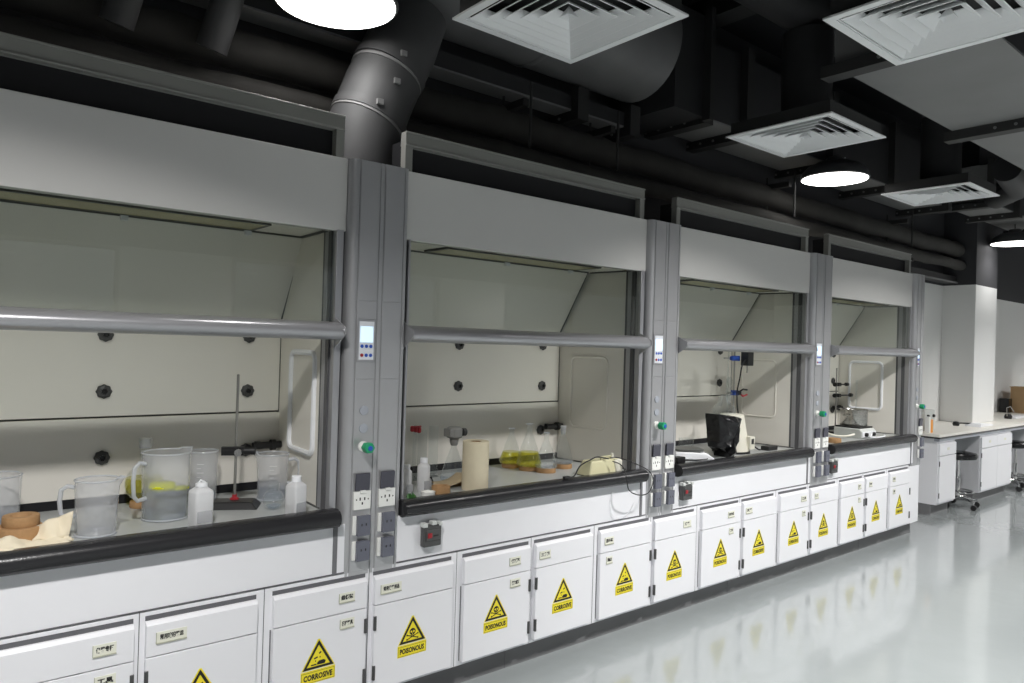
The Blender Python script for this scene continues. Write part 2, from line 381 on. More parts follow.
    b = MB(); b.prism(prof, -0.008, W - 0.022, 'black_nose', 'x', smooth=True); obj('worktop_nosing', b, t)
    # apron
    b = MB(); b.box(-0.02, W + 0.02, -0.03, 0.0, 0.622, 0.815, 'cab_white'); b.box(-0.02, W + 0.02, -0.034, -0.03, 0.622, 0.626, 'gap'); ap = obj('apron', b, t, 0.0015)
    # smoke grey switch box on apron
    bx = 0.138 if i != 2 else 0.075
    if i == 3: bx = 0.035
    if i > 0:
        b = MB(); b.box(bx - 0.045, bx + 0.045, -0.062, -0.03, 0.672, 0.765, 'smoke_box'); sb = obj('isolator_box', b, ap, 0.006)
        b = MB(); b.box(bx - 0.035, bx + 0.035, -0.066, -0.060, 0.70, 0.745, 'hinge'); b.box(bx - 0.028, bx - 0.008, -0.070, -0.064, 0.712, 0.732, 'red'); b.box(bx + 0.0, bx + 0.026, -0.068, -0.064, 0.716, 0.722, 'ink')
        obj('switch_plate', b, sb, 0.001)
        b = MB(); b.box(bx - 0.05, bx - 0.028, -0.066, -0.035, 0.758, 0.776, 'pale_box'); b.box(bx - 0.005, bx + 0.018, -0.066, -0.035, 0.764, 0.78, 'pale_box'); b.box(bx + 0.03, bx + 0.046, -0.066, -0.035, 0.758, 0.774, 'pale_box'); obj('box_clip', b, sb, 0.002)
    # sash tracks
    for side in (0, 1):
        b = MB()
        if side: b.box(W - 0.040, W - 0.012, -0.006, 0.03, ZC, 1.975, 'alu'); b.box(W - 0.047, W - 0.012, 0.03, 0.10, ZC, 1.975, 'track_dark'); b.box(W - 0.0485, W - 0.046, 0.055, 0.085, ZC, 1.975, 'alu'); b.box(W - 0.012, W + 0.005, 0.01, 0.05, 0.62, 1.975, 'track_dark'); b.box(W - 0.03, W - 0.012, -0.034, 0.0, 0.625, 0.812, 'post_groove')
        else: b.box(0.012, 0.022, -0.004, 0.04, ZC, 1.975, 'alu'); b.box(0.022, 0.030, 0.012, 0.045, ZC, 1.975, 'track_dark'); b.box(-0.005, 0.012, 0.01, 0.05, 0.62, 1.975, 'track_dark')
        obj('sash_track', b, t, 0.0015)
    # sash: glass + bar handle
    b = MB(); b.box(0.024, W - 0.042, 0.006, 0.012, 1.57, 2.0, 'glass'); sg = obj('sash_glass', b, t)
    hp = [(0.0, 1.552), (-0.035, 1.541), (-0.062, 1.545), (-0.079, 1.557), (-0.084, 1.574), (-0.078, 1.590), (-0.055, 1.603), (-0.02, 1.610), (0.004, 1.612), (0.004, 1.552)]
    b = MB(); b.prism(hp, 0.0, W - 0.036, 'alu', 'x', smooth=True); sh = obj('sash_bar', b, t)
    for xe in (-0.006, W - 0.036):
        b = MB(); b.prism([(0.012, 1.635), (-0.03, 1.615), (-0.086, 1.59), (-0.09, 1.566), (-0.06, 1.545), (-0.01, 1.515), (0.012, 1.50)], xe, xe + 0.006, 'post_grey', 'x'); obj('bar_end', b, sh)
    return t
for i, (a, c) in enumerate(HOODS): build_hood(i, a, c)

# ================================================================ service columns
POSTS = [(0.0, 0.277), (1.818, 2.101), (3.602, 3.889), (5.337, 5.535)]
PL = ['grey service column with sockets, between the hood with the pitcher and the hood with the paper roll',
      'grey service column with sockets, between the paper roll hood and the balance hood',
      'grey service column with sockets, between the balance hood and the steel pot hood',
      'grey service column at the far end of the hood row, in front of the white bench']
def build_post(i, X0, X1):
    W = X1 - X0 - 0.008; y0 = -0.032
    t = thing('service_column', PL[i], 'service column', (X0, 0, 0.604), group='service columns between the hoods')
    def Z(z): return z - 0.604
    prof = [(0.0, 0.055), (0.001, 0.005), (0.004, -0.012), (0.012, -0.024), (0.026, -0.031), (0.034, y0), (0.036, y0 + 0.004), (0.040, y0 + 0.004), (0.042, y0)]
    mid = W * 0.49
    prof += [(mid - 0.006, y0), (mid - 0.004, y0 + 0.004), (mid + 0.0, y0 + 0.004), (mid + 0.002, y0), (mid + 0.014, y0), (mid + 0.016, y0 + 0.004), (mid + 0.02, y0 + 0.004), (mid + 0.022, y0)]
    prof += [(W - 0.030, y0), (W - 0.028, y0 + 0.004), (W - 0.024, y0 + 0.004), (W - 0.022, y0), (W - 0.008, y0 + 0.003), (W, y0 + 0.016), (W, 0.055)]
    b = MB(); b.prism(prof, 0.0, Z(2.262), 'post_grey', 'z'); obj('column_body', b, t)
    b = MB(); b.box(0.004, W, y0 + 0.006, 0.05, -0.012, 0.0, 'post_grey'); obj('column_foot', b, t, 0.002)
    c1 = (0.042 + mid - 0.006) / 2; c2 = (mid + 0.022 + W - 0.030) / 2; hw = (mid - 0.048) / 2 - 0.001
    hw2 = (W - 0.030 - mid - 0.022) / 2 - 0.001
    for cx, h in ((c1, hw), (c2, hw2)):
        for (za, zb) in ((0.62, 1.385), (1.389, 1.70), (1.704, 2.255)):
            b = MB(); b.box(cx - h, cx + h, y0 - 0.0025, y0 + 0.001, Z(za), Z(zb), 'post_grey'); obj('cover_strip', b, t, 0.001)
    # control panel
    yf = y0 - 0.0025
    pw = min(0.042, hw)
    b = MB(); b.box(c1 - pw, c1 + pw, yf - 0.004, yf, Z(1.455), Z(1.628), 'alu'); cp = obj('control_panel', b, t, 0.002)
    b = MB(); b.box(c1 - pw + 0.008, c1 + pw - 0.008, yf - 0.005, yf - 0.003, Z(1.465), Z(1.618), 'pad_white'); obj('panel_face', b, cp)
    b = MB(); b.box(c1 - pw * 0.68, c1 + pw * 0.68, yf - 0.0065, yf - 0.004, Z(1.535), Z(1.598), 'screen_glow'); obj('display_screen', b, cp)
    for r_, zz in enumerate((1.519, 1.483)):
        for q in range(3):
            b = MB(); b.lathe([(0.007, 0), (0.007, -0.003), (0.0005, -0.0035)], 'red' if (r_ == 1 and q == 0) else 'blue', (c1 + (q - 1) * pw * 0.48, yf - 0.004, Z(zz)), 12, 'y'); obj('panel_button', b, cp)
    for zz in (1.262, 1.19):
        b = MB(); b.lathe([(0.019, 0), (0.019, -0.004), (0.0005, -0.0055)], 'plug_grey', (c1, yf, Z(zz)), 24, 'y'); obj('blanking_plug', b, t)
    # tap knob
    kz = Z(1.118)
    b = MB(); b.lathe([(0.021, 0), (0.021, -0.008), (0.012, -0.012), (0.010, -0.03)], 'sock_white', (c1, yf, kz), 24, 'y'); kn = obj('tap', b, t)
    b = MB(); b.lathe([(0.010, -0.024), (0.020, -0.028), (0.022, -0.05), (0.020, -0.062), (0.010, -0.064)], 'green', (c1, yf, kz), 24, 'y', flutes=6, flute_d=0.06); b.lathe([(0.010, -0.0635), (0.009, -0.067), (0.0005, -0.067)], 'blue', (c1, yf, kz), 16, 'y'); obj('tap_knob', b, kn)
    # sockets
    for cx in (c1, c2) if W > 0.25 else (c2,):
        for j, (z0, z1) in enumerate(((0.868, 0.940), (0.768, 0.843), (0.668, 0.742))):
            sw = 0.037
            b = MB(); b.box(cx - sw, cx + sw, yf - 0.012, yf, Z(z0), Z(z1), 'sock_white')
            if j == 0:
                for (dx, dz, rx, rz_) in ((-0.010, 0.006, 0.003, 0.006), (0.010, 0.006, 0.003, 0.006), (0.0, -0.012, 0.003, 0.005), (-0.026, 0.004, 0.0025, 0.003), (0.026, 0.004, 0.0025, 0.003)):
                    b.box(cx + dx - rx, cx + dx + rx, yf - 0.0128, yf - 0.011, Z((z0 + z1) / 2 + dz) - rz_, Z((z0 + z1) / 2 + dz) + rz_, 'ink')
            so = obj('socket', b, t, 0.002)
            if j == 0:
                b = MB(); b.prism([(yf - 0.012, Z(z1) + 0.002), (yf - 0.016, Z(z1) + 0.068), (yf - 0.008, Z(z1) + 0.072), (yf - 0.003, Z(z1) + 0.002)], cx - 0.031, cx + 0.031, 'sock_cover', 'x'); obj('socket_lid', b, so, 0.001)
                b = MB(); b.box(cx - 0.012, cx + 0.012, yf - 0.018, yf - 0.01, Z(z1) - 0.006, Z(z1) + 0.004, 'sock_white'); obj('lid_hinge', b, so, 0.001)
            else:
                b = MB(); b.box(cx - 0.024, cx + 0.030, yf - 0.030, yf - 0.010, Z(z0) - 0.002, Z(z1) + 0.002, 'sock_smoke')
                for dx in (-0.008, 0.011): b.box(cx + dx - 0.0025, cx + dx + 0.0025, yf - 0.0306, yf - 0.029, Z((z0 + z1) / 2), Z((z0 + z1) / 2) + 0.01, 'ink')
                obj('socket_lid', b, so, 0.003)
    return t
for i, (a, c) in enumerate(POSTS): build_post(i, a, c)

# ================================================================ base cabinets
BX = [-1.135, -0.714, -0.296, 0.133, 0.566, 1.002, 1.435, 1.886, 2.309, 2.755, 3.178, 3.595, 4.022, 4.438, 4.852, 5.28]
KIND = [None, 'C', 'C', 'P', 'P', 'C', 'C', 'P', 'P', 'C', 'C', 'P', 'P', 'C', 'C']
NUMW = ['first', 'second', 'third', 'fourth', 'fifth', 'sixth', 'seventh', 'eighth', 'ninth', 'tenth', 'eleventh', 'twelfth', 'thirteenth', 'fourteenth', 'fifteenth']
WHERE = ['at the left edge of the photo, no sign in view', 'whose yellow sign is cut by the photo bottom', 'just left of the first grey column',
         'just right of the first grey column, below the isolator box', 'under the paper roll', 'under the yellow flasks, hinges on its left edge', 'under the cream power unit', 'just below the second grey column',
         'just right of the second grey column', 'under the black bag, hinges on its left edge', 'under the right end of the balance hood', 'just right of the third grey column',
         'under the left part of the steel pot hood', 'under the steel pot on the hotplate', 'last one at the far end of the row']
def sign(parent, kind, cx, ztop):
    """yellow warning triangle over a yellow text plate, 0.14 m wide"""
    y = -0.0525
    sb = MB(); zt = ztop; zb = ztop - 0.112; hw = 0.068
    sb.prism([(cx - hw, zb), (cx + hw, zb), (cx + 0.004, zt), (cx - 0.004, zt)], y + 0.0022, y, 'yellow', 'y')
    sb.box(cx - 0.070, cx + 0.070, y, y + 0.0022, zb - 0.052, zb - 0.003, 'yellow')
    # black border
    def tri(k): 
        c = (cx, zb + 0.037); return [(c[0] + (p[0] - c[0]) * k, c[1] + (p[1] - c[1]) * k) for p in ((cx - 0.066, zb), (cx + 0.066, zb), (cx, zt))]
    o_, i_ = tri(0.96), tri(0.71)
    yy = y - 0.0006
    vs = [(p[0], yy, p[1]) for p in o_ + i_]
    sb.add(vs, [(0, 1, 4, 3), (1, 2, 5, 4), (2, 0, 3, 5)], 'ink')
    cz = zb + 0.036
    def disc(x, z, rx, rz, n=12, mat='ink', yq=yy): sb.add([(x + rx * math.cos(2 * PI * k / n), yq, z + rz * math.sin(2 * PI * k / n)) for k in range(n)], [list(range(n))], mat)
    def bar(x0, z0, x1, z1, wd, mat='ink', yq=yy):
        d = Vector((x1 - x0, z1 - z0)); nn = Vector((-d.y, d.x)).normalized() * wd / 2
        sb.add([(x0 + nn.x, yq, z0 + nn.y), (x1 + nn.x, yq, z1 + nn.y), (x1 - nn.x, yq, z1 - nn.y), (x0 - nn.x, yq, z0 - nn.y)], [(0, 1, 2, 3)], mat)
    if kind == 'P':
        bar(cx - 0.025, cz - 0.020, cx + 0.025, cz - 0.002, 0.004); bar(cx - 0.025, cz - 0.002, cx + 0.025, cz - 0.020, 0.004)
        for sx in (-1, 1):
            for dz in (-0.020, -0.002): disc(cx + sx * 0.026, cz + dz, 0.0038, 0.0038, 8)
        disc(cx, cz + 0.010, 0.015, 0.014); sb.box(cx - 0.008, cx + 0.008, yy - 0.0001, yy, cz - 0.008, cz + 0.002, 'ink')
        disc(cx - 0.006, cz + 0.010, 0.0042, 0.0046, 10, 'yellow', yy - 0.0004); disc(cx + 0.006, cz + 0.010, 0.0042, 0.0046, 10, 'yellow', yy - 0.0004)
        disc(cx, cz + 0.002, 0.002, 0.003, 6, 'yellow', yy - 0.0004); bar(cx - 0.006, cz - 0.005, cx + 0.006, cz - 0.005, 0.002, 'yellow', yy - 0.0004)
    else:
        bar(cx - 0.030, cz - 0.019, cx - 0.008, cz - 0.019, 0.005)                      # plate being eaten
        sb.add([(cx - 0.004, yy, cz - 0.022), (cx + 0.026, yy, cz - 0.022), (cx + 0.030, yy, cz - 0.012), (cx + 0.022, yy, cz - 0.006), (cx + 0.002, yy, cz - 0.007), (cx - 0.006, yy, cz - 0.014)], [(0, 1, 2, 3, 4, 5)], 'ink')  # hand
        bar(cx - 0.004, cz + 0.008, cx - 0.018, cz + 0.004, 0.006); bar(cx + 0.002, cz + 0.020, cx + 0.010, cz + 0.026, 0.006)  # tubes
        disc(cx - 0.012, cz - 0.006, 0.0022, 0.0035, 8); disc(cx + 0.006, cz + 0.006, 0.0022, 0.0035, 8)
    # text plate rim and words
    z0, z1 = zb - 0.049, zb - 0.009
    for (a, bb, c, d) in ((cx - 0.067, cx + 0.067, z0, z0 + 0.0012), (cx - 0.067, cx + 0.067, z1 - 0.0012, z1), (cx - 0.067, cx - 0.0658, z0, z1), (cx + 0.0658, cx + 0.067, z0, z1)):
        sb.add([(a, yy, c), (bb, yy, c), (bb, yy, d), (a, yy, d)], [(0, 1, 2, 3)], 'ink')
    text_on(sb, 'POISONOUS' if kind == 'P' else 'CORROSIVE', cx, (z0 + z1) / 2, 0.118, 0.023, yy, 'ink')
    o = obj('warning_sign', sb, parent); o['label'] = 'yellow %s warning sign' % ('skull and crossbones' if kind == 'P' else 'corrosive substance')
def card(parent, x, z, y, wd, s):
    b = MB(); b.box(x - wd / 2, x + wd / 2, y - 0.0015, y + 0.001, z - 0.018, z + 0.018, 'card'); b.box(x - wd / 2, x + wd / 2, y - 0.004, y, z - 0.021, z - 0.017, 'card_rim'); b.box(x - wd / 2 - 0.002, x - wd / 2, y - 0.003, y, z - 0.02, z + 0.018, 'card_rim')
    text_on(b, s, x, z + 0.001, wd * 0.78, 0.019, y - 0.0021, 'ink')
    o = obj('label_card', b, parent); o['label'] = 'small printed label card'
DRW = {0: 0.10, 1: -0.617 + 0.714, 2: 0.323, 3: 0.092, 4: 0.321, 5: 0.074, 6: 0.094, 7: 0.305, 8: 0.324, 9: 0.076, 10: 0.33, 11: 0.09, 12: 0.32, 13: 0.09, 14: 0.1}
DRW[0] = 0.318
TX = ['仪器专柜', '常用玻璃器皿', '量杯架', '常用仪器用品', '烧瓶', '三角瓶', '漏斗架', '滴管', '加热套', '天平', '工具', '铁夹', '试管', '滤纸', '手套']
TD = {0: '工具', 2: '搅拌器具', 4: '烧杯', 6: '架', 8: '瓶', 10: '夹', 12: '管', 14: '套'}
for i in range(15):
    x0, x1 = BX[i], BX[i + 1]; W = x1 - x0
    lab = ('white base cabinet %s' % WHERE[i])
    t = thing('base_cabinet', lab, 'cabinet', (x0, 0, 0.11), group='white base cabinets under the fume hoods')
    def Z(z): return z - 0.11
    hl = (i % 2 == 1)            # hinges on the left edge
    gl, gr = (0.018, 0.030) if hl else (0.030, 0.018)
    if i == 0: gl = 0.02
    b = MB(); b.box(0.001, W - 0.001, -0.030, 0.55, 0.0, Z(0.618), 'cab_white'); 
    for xx in (0.0, W): b.box(xx - 0.0012, xx + 0.0012, -0.0305, -0.02, 0.002, Z(0.618), 'gap')
    # dark strip painted as the shadow groove at the free edge
    if hl: b.box(W - 0.029, W - 0.024, -0.0306, -0.02, 0.02, Z(0.462), 'gap')
    else: b.box(0.024, 0.029, -0.0306, -0.02, 0.02, Z(0.462), 'gap')
    b.box(gl, W - gr, -0.0312, -0.029, Z(0.588), Z(0.604), 'gap')  # dark line painted as the finger groove's shadow above the drawer
    obj('cabinet_body', b, t)
    dx0, dx1 = gl, W - gr
    pr_ = [(-0.030, Z(0.473)), (-0.052, Z(0.473)), (-0.052, Z(0.576)), (-0.040, Z(0.588)), (-0.030, Z(0.588))]
    b = MB(); b.prism(pr_, dx0, dx1, 'cab_white', 'x'); dr = obj('drawer', b, t, 0.0012)
    if i in (0, 2, 4, 6, 8): cw = 0.066
    else: cw = 0.07
    if i in (1, 3): cw = 0.095
    if i > 10: cw = 0.05
    card(dr, DRW[i], Z(0.532), -0.052, cw, TX[i])
    b = MB(); b.box(dx0, dx1, -0.052, -0.030, Z(0.128), Z(0.469), 'cab_white'); do = obj('door', b, t, 0.0012)
    hx = (dx0 + 0.003) if hl else (dx1 - 0.004)
    for (za, zb) in ((0.372, 0.428), (0.172, 0.228)):
        b = MB(); b.tube([(hx, -0.053, Z(za)), (hx, -0.053, Z(zb))], 0.0065, 'hinge', 10); b.box(hx - 0.004, hx + 0.004, -0.053, -0.045, Z(za), Z(zb), 'hinge'); obj('hinge', b, do)
    if i in TD: card(do, DRW[i] + 0.004, Z(0.43), -0.052, 0.06 if i < 5 else 0.045, TD[i])
    if KIND[i]: sign(do, KIND[i], (dx0 + dx1) / 2 - 0.010, Z(0.394))
# end filler panel, plinth
b = MB(); b.box(5.282, 5.50, -0.030, 0.70, 0.11, 0.60, 'cab_white'); b.box(5.36, 5.50, -0.028, 0.70, 0.60, 0.862, 'cab_white')
single('end_panel', b, 'white end panel closing the cabinet row under the last grey column', 'panel', bevel=0.002)
b = MB(); b.box(-1.6, 5.47, 0.02, 0.06, 0.0, 0.11, 'plinth')
for xx in (-0.95, 0.9, 2.72, 4.5): b.box(xx - 0.0015, xx + 0.0015, 0.0190, 0.022, 0.0, 0.11, 'gap')
b.box(5.44, 5.47, 0.06, 0.70, 0.0, 0.11, 'plinth')
single('plinth', b, 'dark grey plinth running along the floor under the white cabinets', 'plinth')

# ================================================================ lamps
def bay_lamp(loc, label, row, top=4.1):
    t = thing('bay_lamp', label, 'ceiling lamp', loc, group='round bay lamps')
    b = MB(); b.lathe([(0.246, 0.0), (0.250, 0.006), (0.235, 0.05), (0.20, 0.09), (0.14, 0.12), (0.075, 0.132), (0.065, 0.14), (0.065, 0.16), (0.05, 0.17), (0.012, 0.175)], 'lamp_shade', seg=40); obj('lamp_shade', b, t)
    b = MB(); b.lathe([(0.238, -0.002), (0.238, 0.004), (0.0005, 0.004)], 'lamp_glow', seg=40, cap=False); b.lathe([(0.0005, -0.006), (0.14, -0.004), (0.238, 0.0)], 'lamp_glow', seg=40, cap=False); obj('lamp_diffuser', b, t)
    b = MB(); b.tube([(0, 0, 0.17), (0, 0, top - loc[2])], 0.006, 'flange', 8); obj('suspension_rod', b, t)
    b = MB(); b.lathe([(0.006, 0.0), (0.007, 0.008), (0.0005, 0.012)], 'pad_white', (0.03, -0.06, 0.155), 10); obj('indicator', b, t)
    ld = bpy.data.lights.new('lamp_light', 'AREA'); ld.shape = 'DISK'; ld.size = 0.20; ld.energy = LAMP_W[row]; ld.spread = math.radians(130); ld.color = (1.0, 0.985, 0.965)
    lo = bpy.data.objects.new('lamp_light', ld); COL.objects.link(lo); lo.parent = t; lo.location = (0, 0, -0.008)
LLAB = ['round bay lamp above the first grey column, at the top edge of the photo', 'round bay lamp hanging above the balance hood', 'round bay lamp at the right edge of the photo, above the white bench']
for k, l in enumerate(LAMPS): bay_lamp(l, LLAB[k], 'A', (4.1, 3.08, 3.12)[k])
for k, l in enumerate(LAMPS_B + LAMPS_FILL):
    bay_lamp(l, 'round bay lamp of the room behind the viewer, %s' % ['over the pitcher hood', 'behind the largest square diffuser', 'over the white bench', 'in front of the far bench', 'by the far end wall', 'by the left wall', 'over the middle of the floor', 'over the far floor', 'in the far corner'][k], 'B' if k < 5 else 'C')

# ================================================================ ceiling diffusers
def diffuser(x0, y1, s, label, zt=3.02):
    t = thing('air_diffuser', label, 'air diffuser', (x0 + s / 2, y1 - s / 2, 2.80), group='square white ceiling diffusers')
    h = s / 2
    b = MB(); b.ring_frame(-h, h, -h, h, 0.034, -0.002, 0.006, 'diff_white', 'z'); b.ring_frame(-h + 0.034, h - 0.034, -h + 0.034, h - 0.034, 0.006, 0.002, 0.014, 'diff_white', 'z'); obj('outer_frame', b, t, 0.001)
    rings = [h - 0.05 - 0.047 * k for k in range(5)]
    for r in rings:
        vb = MB(); q = r - 0.043; zt_ = 0.036
        o4 = [(-r, -r, 0.0), (r, -r, 0.0), (r, r, 0.0), (-r, r, 0.0)]; i4 = [(-q, -q, zt_), (q, -q, zt_), (q, q, zt_), (-q, q, zt_)]
        o5 = [(a * 1.0, c, 0.004) for a, c, _ in o4]; i5 = [(a, c, zt_ + 0.003) for a, c, _ in i4]
        r2 = r + 0.004
        lip = [(-r2, -r2, 0.001), (r2, -r2, 0.001), (r2, r2, 0.001), (-r2, r2, 0.001)]
        vs = o4 + i4 + i5 + lip
        fs = []
        for k in range(4):
            k2 = (k + 1) % 4
            fs += [(k, k2, 4 + k2, 4 + k), (4 + k, 4 + k2, 8 + k2, 8 + k), (8 + k, 8 + k2, 12 + k2, 12 + k), (12 + k, 12 + k2, k2, k)]
        vb.add(vs, fs, 'diff_white'); obj('vane', vb, t)
    r = rings[-1] - 0.055
    b = MB(); b.add([(-r, -r, 0.0), (r, -r, 0.0), (r, r, 0.0), (-r, r, 0.0), (0, 0, 0.045)], [(0, 1, 4), (1, 2, 4), (2, 3, 4), (3, 0, 4)], 'diff_white'); obj('centre_cone', b, t)
    b = MB(); g = h - 0.02
    b.ring_frame(-g, g, -g, g, 0.006, 0.004, 0.075, 'flange', 'z'); b.box(-g, g, -g, g, 0.075, 0.08, 'duct_dark'); obj('neck_box', b, t, 0.0)
    b = MB(); b.lathe([(0.14, 0.08), (0.14, zt - 2.80)], 'duct_dark', seg=28); obj('neck_collar', b, t)
S_ = 0.639
diffuser(0.268, -0.307, S_, 'square white air diffuser at the top middle of the photo, beside the big round duct', 3.3)
diffuser(1.294, -1.266, S_, 'square white air diffuser in the top right corner, the largest in view')
diffuser(2.336, -0.139, S_, 'square white air diffuser right above the lamp of the balance hood', 3.40)
diffuser(4.475, -0.092, S_ * 0.97, 'smaller-looking square white air diffuser farthest down the room', 3.40)

# ================================================================ ducts and pipes under the ceiling
def duct_run(name, xs, y0, y1, z0, z1, label, fl_y0=None, zf=0.06):
    t = thing(name, label, 'duct', (xs[0], (y0 + y1) / 2, z0)); ox, oy, oz = t.location
    for a, c in zip(xs[:-1], xs[1:]):
        b = MB(); b.box(a - ox, c - ox, y0 - oy, y1 - oy, 0, z1 - z0, 'duct_light'); b.box(a - ox, c - ox, y0 - oy - 0.003, y0 - oy, 0.01, z1 - z0, 'duct_dark'); obj('duct_section', b, t)  # lighter underside and dark side sheet put lit and shaded faces into the colour
    for x in xs[:]:
        b = MB(); b.box(x - ox - 0.045, x - ox + 0.045, y0 - 0.06 - oy, y1 + 0.05 - oy, -zf, 0.0, 'flange'); b.box(x - ox - 0.045, x - ox + 0.045, y0 - 0.06 - oy, y0 - oy, 0.0, z1 - z0 + 0.04, 'flange')
        fl = obj('flange', b, t)
        for k in range(4):
            b = MB(); b.lathe([(0.009, 0), (0.009, -0.008), (0.0005, -0.009)], 'duct_light', (x - ox - 0.045, y0 - oy + 0.1 + 0.11 * k, -zf / 2), 8, 'x'); obj('bolt', b, fl)
    return t
duct_run('rectangular_duct', [2.645, 3.12, 4.33, 5.45, 6.69], 0.264, 0.66, 3.08, 3.6, 'dark rectangular sheet duct with flanges running above the hoods from the big round duct')
duct_run('rectangular_duct', [6.95, 7.75, 9.0, 10.0, 11.0], -0.05, 0.36, 3.12, 3.5, 'dark rectangular duct farthest away, above the white bench')
duct_run('rectangular_duct', [2.25, 3.84, 5.8, 7.8, 9.8], -1.50, -0.83, 3.0, 3.35, 'wide grey rectangular duct above the largest diffuser, at the right')
duct_run('rectangular_duct', [-3.2, 0.62, 1.75, 2.22], 0.52, 0.66, 2.965, 3.06, 'flat duct behind the big round duct')
b = MB(); b.lathe([(0.33, 0.0), (0.33, 5.60), (0.24, 5.66), (0.0005, 5.67)], 'duct', (-3.4, 0.42, 3.443), 40, 'x')
for x in (0.2, 1.3): b.lathe([(0.332, -0.02), (0.338, -0.012), (0.338, 0.012), (0.332, 0.02)], 'duct', (x, 0.42, 3.443), 40, 'x', cap=False)
single('round_duct', b, 'big round grey duct running behind the top middle diffuser', 'duct')
b = MB(); b.box(2.28, 2.60, 0.20, 0.74, 3.05, 3.7, 'duct_dark'); b.box(2.56, 2.60, 0.14, 0.20, 3.02, 3.74, 'flange'); single('plenum_box', b, 'dark square box where the round duct meets the rectangular duct', 'duct')
# exhaust pipes rising from behind the columns
def exhaust(x, label, dx=0.14, grp='exhaust pipes rising behind the service columns'):
    t = thing('exhaust_pipe', label, 'exhaust pipe', (x, 0.33, 2.29), group=grp)
    pts = [(0, 0, 0), (0.035, 0, 0.20), (0.11, 0, 0.40), (0.21, 0, 0.62), (0.27, 0, 0.80)]
    b = MB(); b.tube(pts, 0.168, 'pipe_grey', 28); obj('pipe_wall', b, t)
    for p, q in (((0.050, 0, 0.24), (0.066, 0, 0.28)), ((0.145, 0, 0.48), (0.165, 0, 0.52))):
        b = MB(); b.tube([p, q], 0.174, 'pipe_grey', 28); b.tube([Vector(p) - Vector((0.005, 0, 0.012)), p], 0.171, 'duct_light', 28); obj('clamp_band', b, t)
    for p, r_, u in (((0.02, -0.165, 0.29), 0.006, 1), ((0.13, -0.165, 0.53), 0.006, 1), ((0.10, -0.165, 0.40), 0.004, 1)):
        b = MB(); b.box(p[0] - 0.014, p[0] + 0.014, p[1] - 0.014, p[1] + 0.01, p[2] - 0.012, p[2] + 0.012, 'duct_light'); obj('clamp_bolt', b, t)
exhaust(0.20, 'bulky grey exhaust pipe with clamp bands rising behind the first grey column')
# insulated pipes running over the hood frames
def pipe_run(x0, x1, y, z, r, label):
    b = MB(); n = int((x1 - x0) / 0.12); pts = []; rs = []
    for k in range(n + 1):
        x = x0 + (x1 - x0) * k / n; pts.append((x, y + 0.006 * math.sin(x * 9), z + 0.006 * math.sin(x * 5 + 1))); rs.append(r * (1 + 0.06 * math.sin(x * 23) + (0.08 if k % 7 == 0 else 0)))
    b.tube(pts, r, 'wrap', 18, rs=rs); single('insulated_pipe', b, label, 'pipe', group=None)
pipe_run(-2.2, 8.11, 0.62, 2.81, 0.085, 'upper wrapped black pipe running along above the hood frames')
pipe_run(-2.2, 8.11, 0.575, 2.626, 0.055, 'lower wrapped black pipe running along just above the hood frames')
for (x, lab) in ((-0.74, 'stub pipe slanting up at the top left of the photo'), (-0.39, 'stub pipe slanting up left of the first lamp')):
    b = MB(); b.tube([(x - 0.01, 0.46, 2.72), (x + 0.02, 0.40, 2.88), (x + 0.04, 0.34, 3.04)], 0.062, 'pipe_grey', 20); single('stub_pipe', b, 'dark ' + lab, 'pipe')
# hangers
for x in (1.25, 1.95, 4.0, 6.2):
    b = MB(); b.box(x - 0.02, x + 0.02, 0.40, 0.66, 2.86, 2.90, 'flange'); b.tube([(x, 0.60, 2.62), (x, 0.60, 2.96)], 0.008, 'flange', 8); b.tube([(x, 0.36, 2.62), (x, 0.36, 2.98)], 0.008, 'flange', 8); b.box(x - 0.02, x + 0.02, 0.34, 0.62, 2.48, 2.51, 'flange')
    single('pipe_hanger', b, 'black pipe hanger bracket %s' % {1.25: 'over the paper roll hood', 1.95: 'over the second grey column', 4.0: 'over the third grey column', 6.2: 'past the end of the hoods'}[x], 'bracket', group='pipe hangers')
# dark round ducts crossing deeper under the slab
def rduct(pts, r, label, mat='duct_dark'):
    b = MB(); b.tube(pts, r, mat, 28); single('round_duct', b, label, 'duct')
rduct([(1.0, -0.46, 3.55), (3.4, -0.46, 3.55), (6.4, -0.42, 3.55)], 0.15, 'dark round duct high between the rectangular ducts')
rduct([(5.6, -0.6, 3.12), (6.1, -0.55, 3.06), (6.35, -0.3, 3.04)], 0.11, 'dark bent duct below the smallest diffuser')
b = MB(); b.box(5.6, 8.1, 0.62, 0.74, 2.42, 2.50, 'duct_dark'); b.box(5.6, 8.1, 0.60, 0.62, 2.42, 2.435, 'duct_light'); single('cable_tray', b, 'dark cable tray running above the white bench wall', 'cable tray')
for k, (x, z) in enumerate(((2.95, 3.85), (1.2, 3.85))):
    b = MB(); b.box(x - 0.05, x + 0.05, -3.0, 0.6, z, z + 0.16, 'flange'); b.box(x - 0.09, x + 0.09, -3.0, 0.6, z - 0.012, z, 'flange'); single('steel_joist', b, 'black steel joist under the ceiling, %s' % ('right of the round duct' if k == 0 else 'above the big round duct'), 'joist')

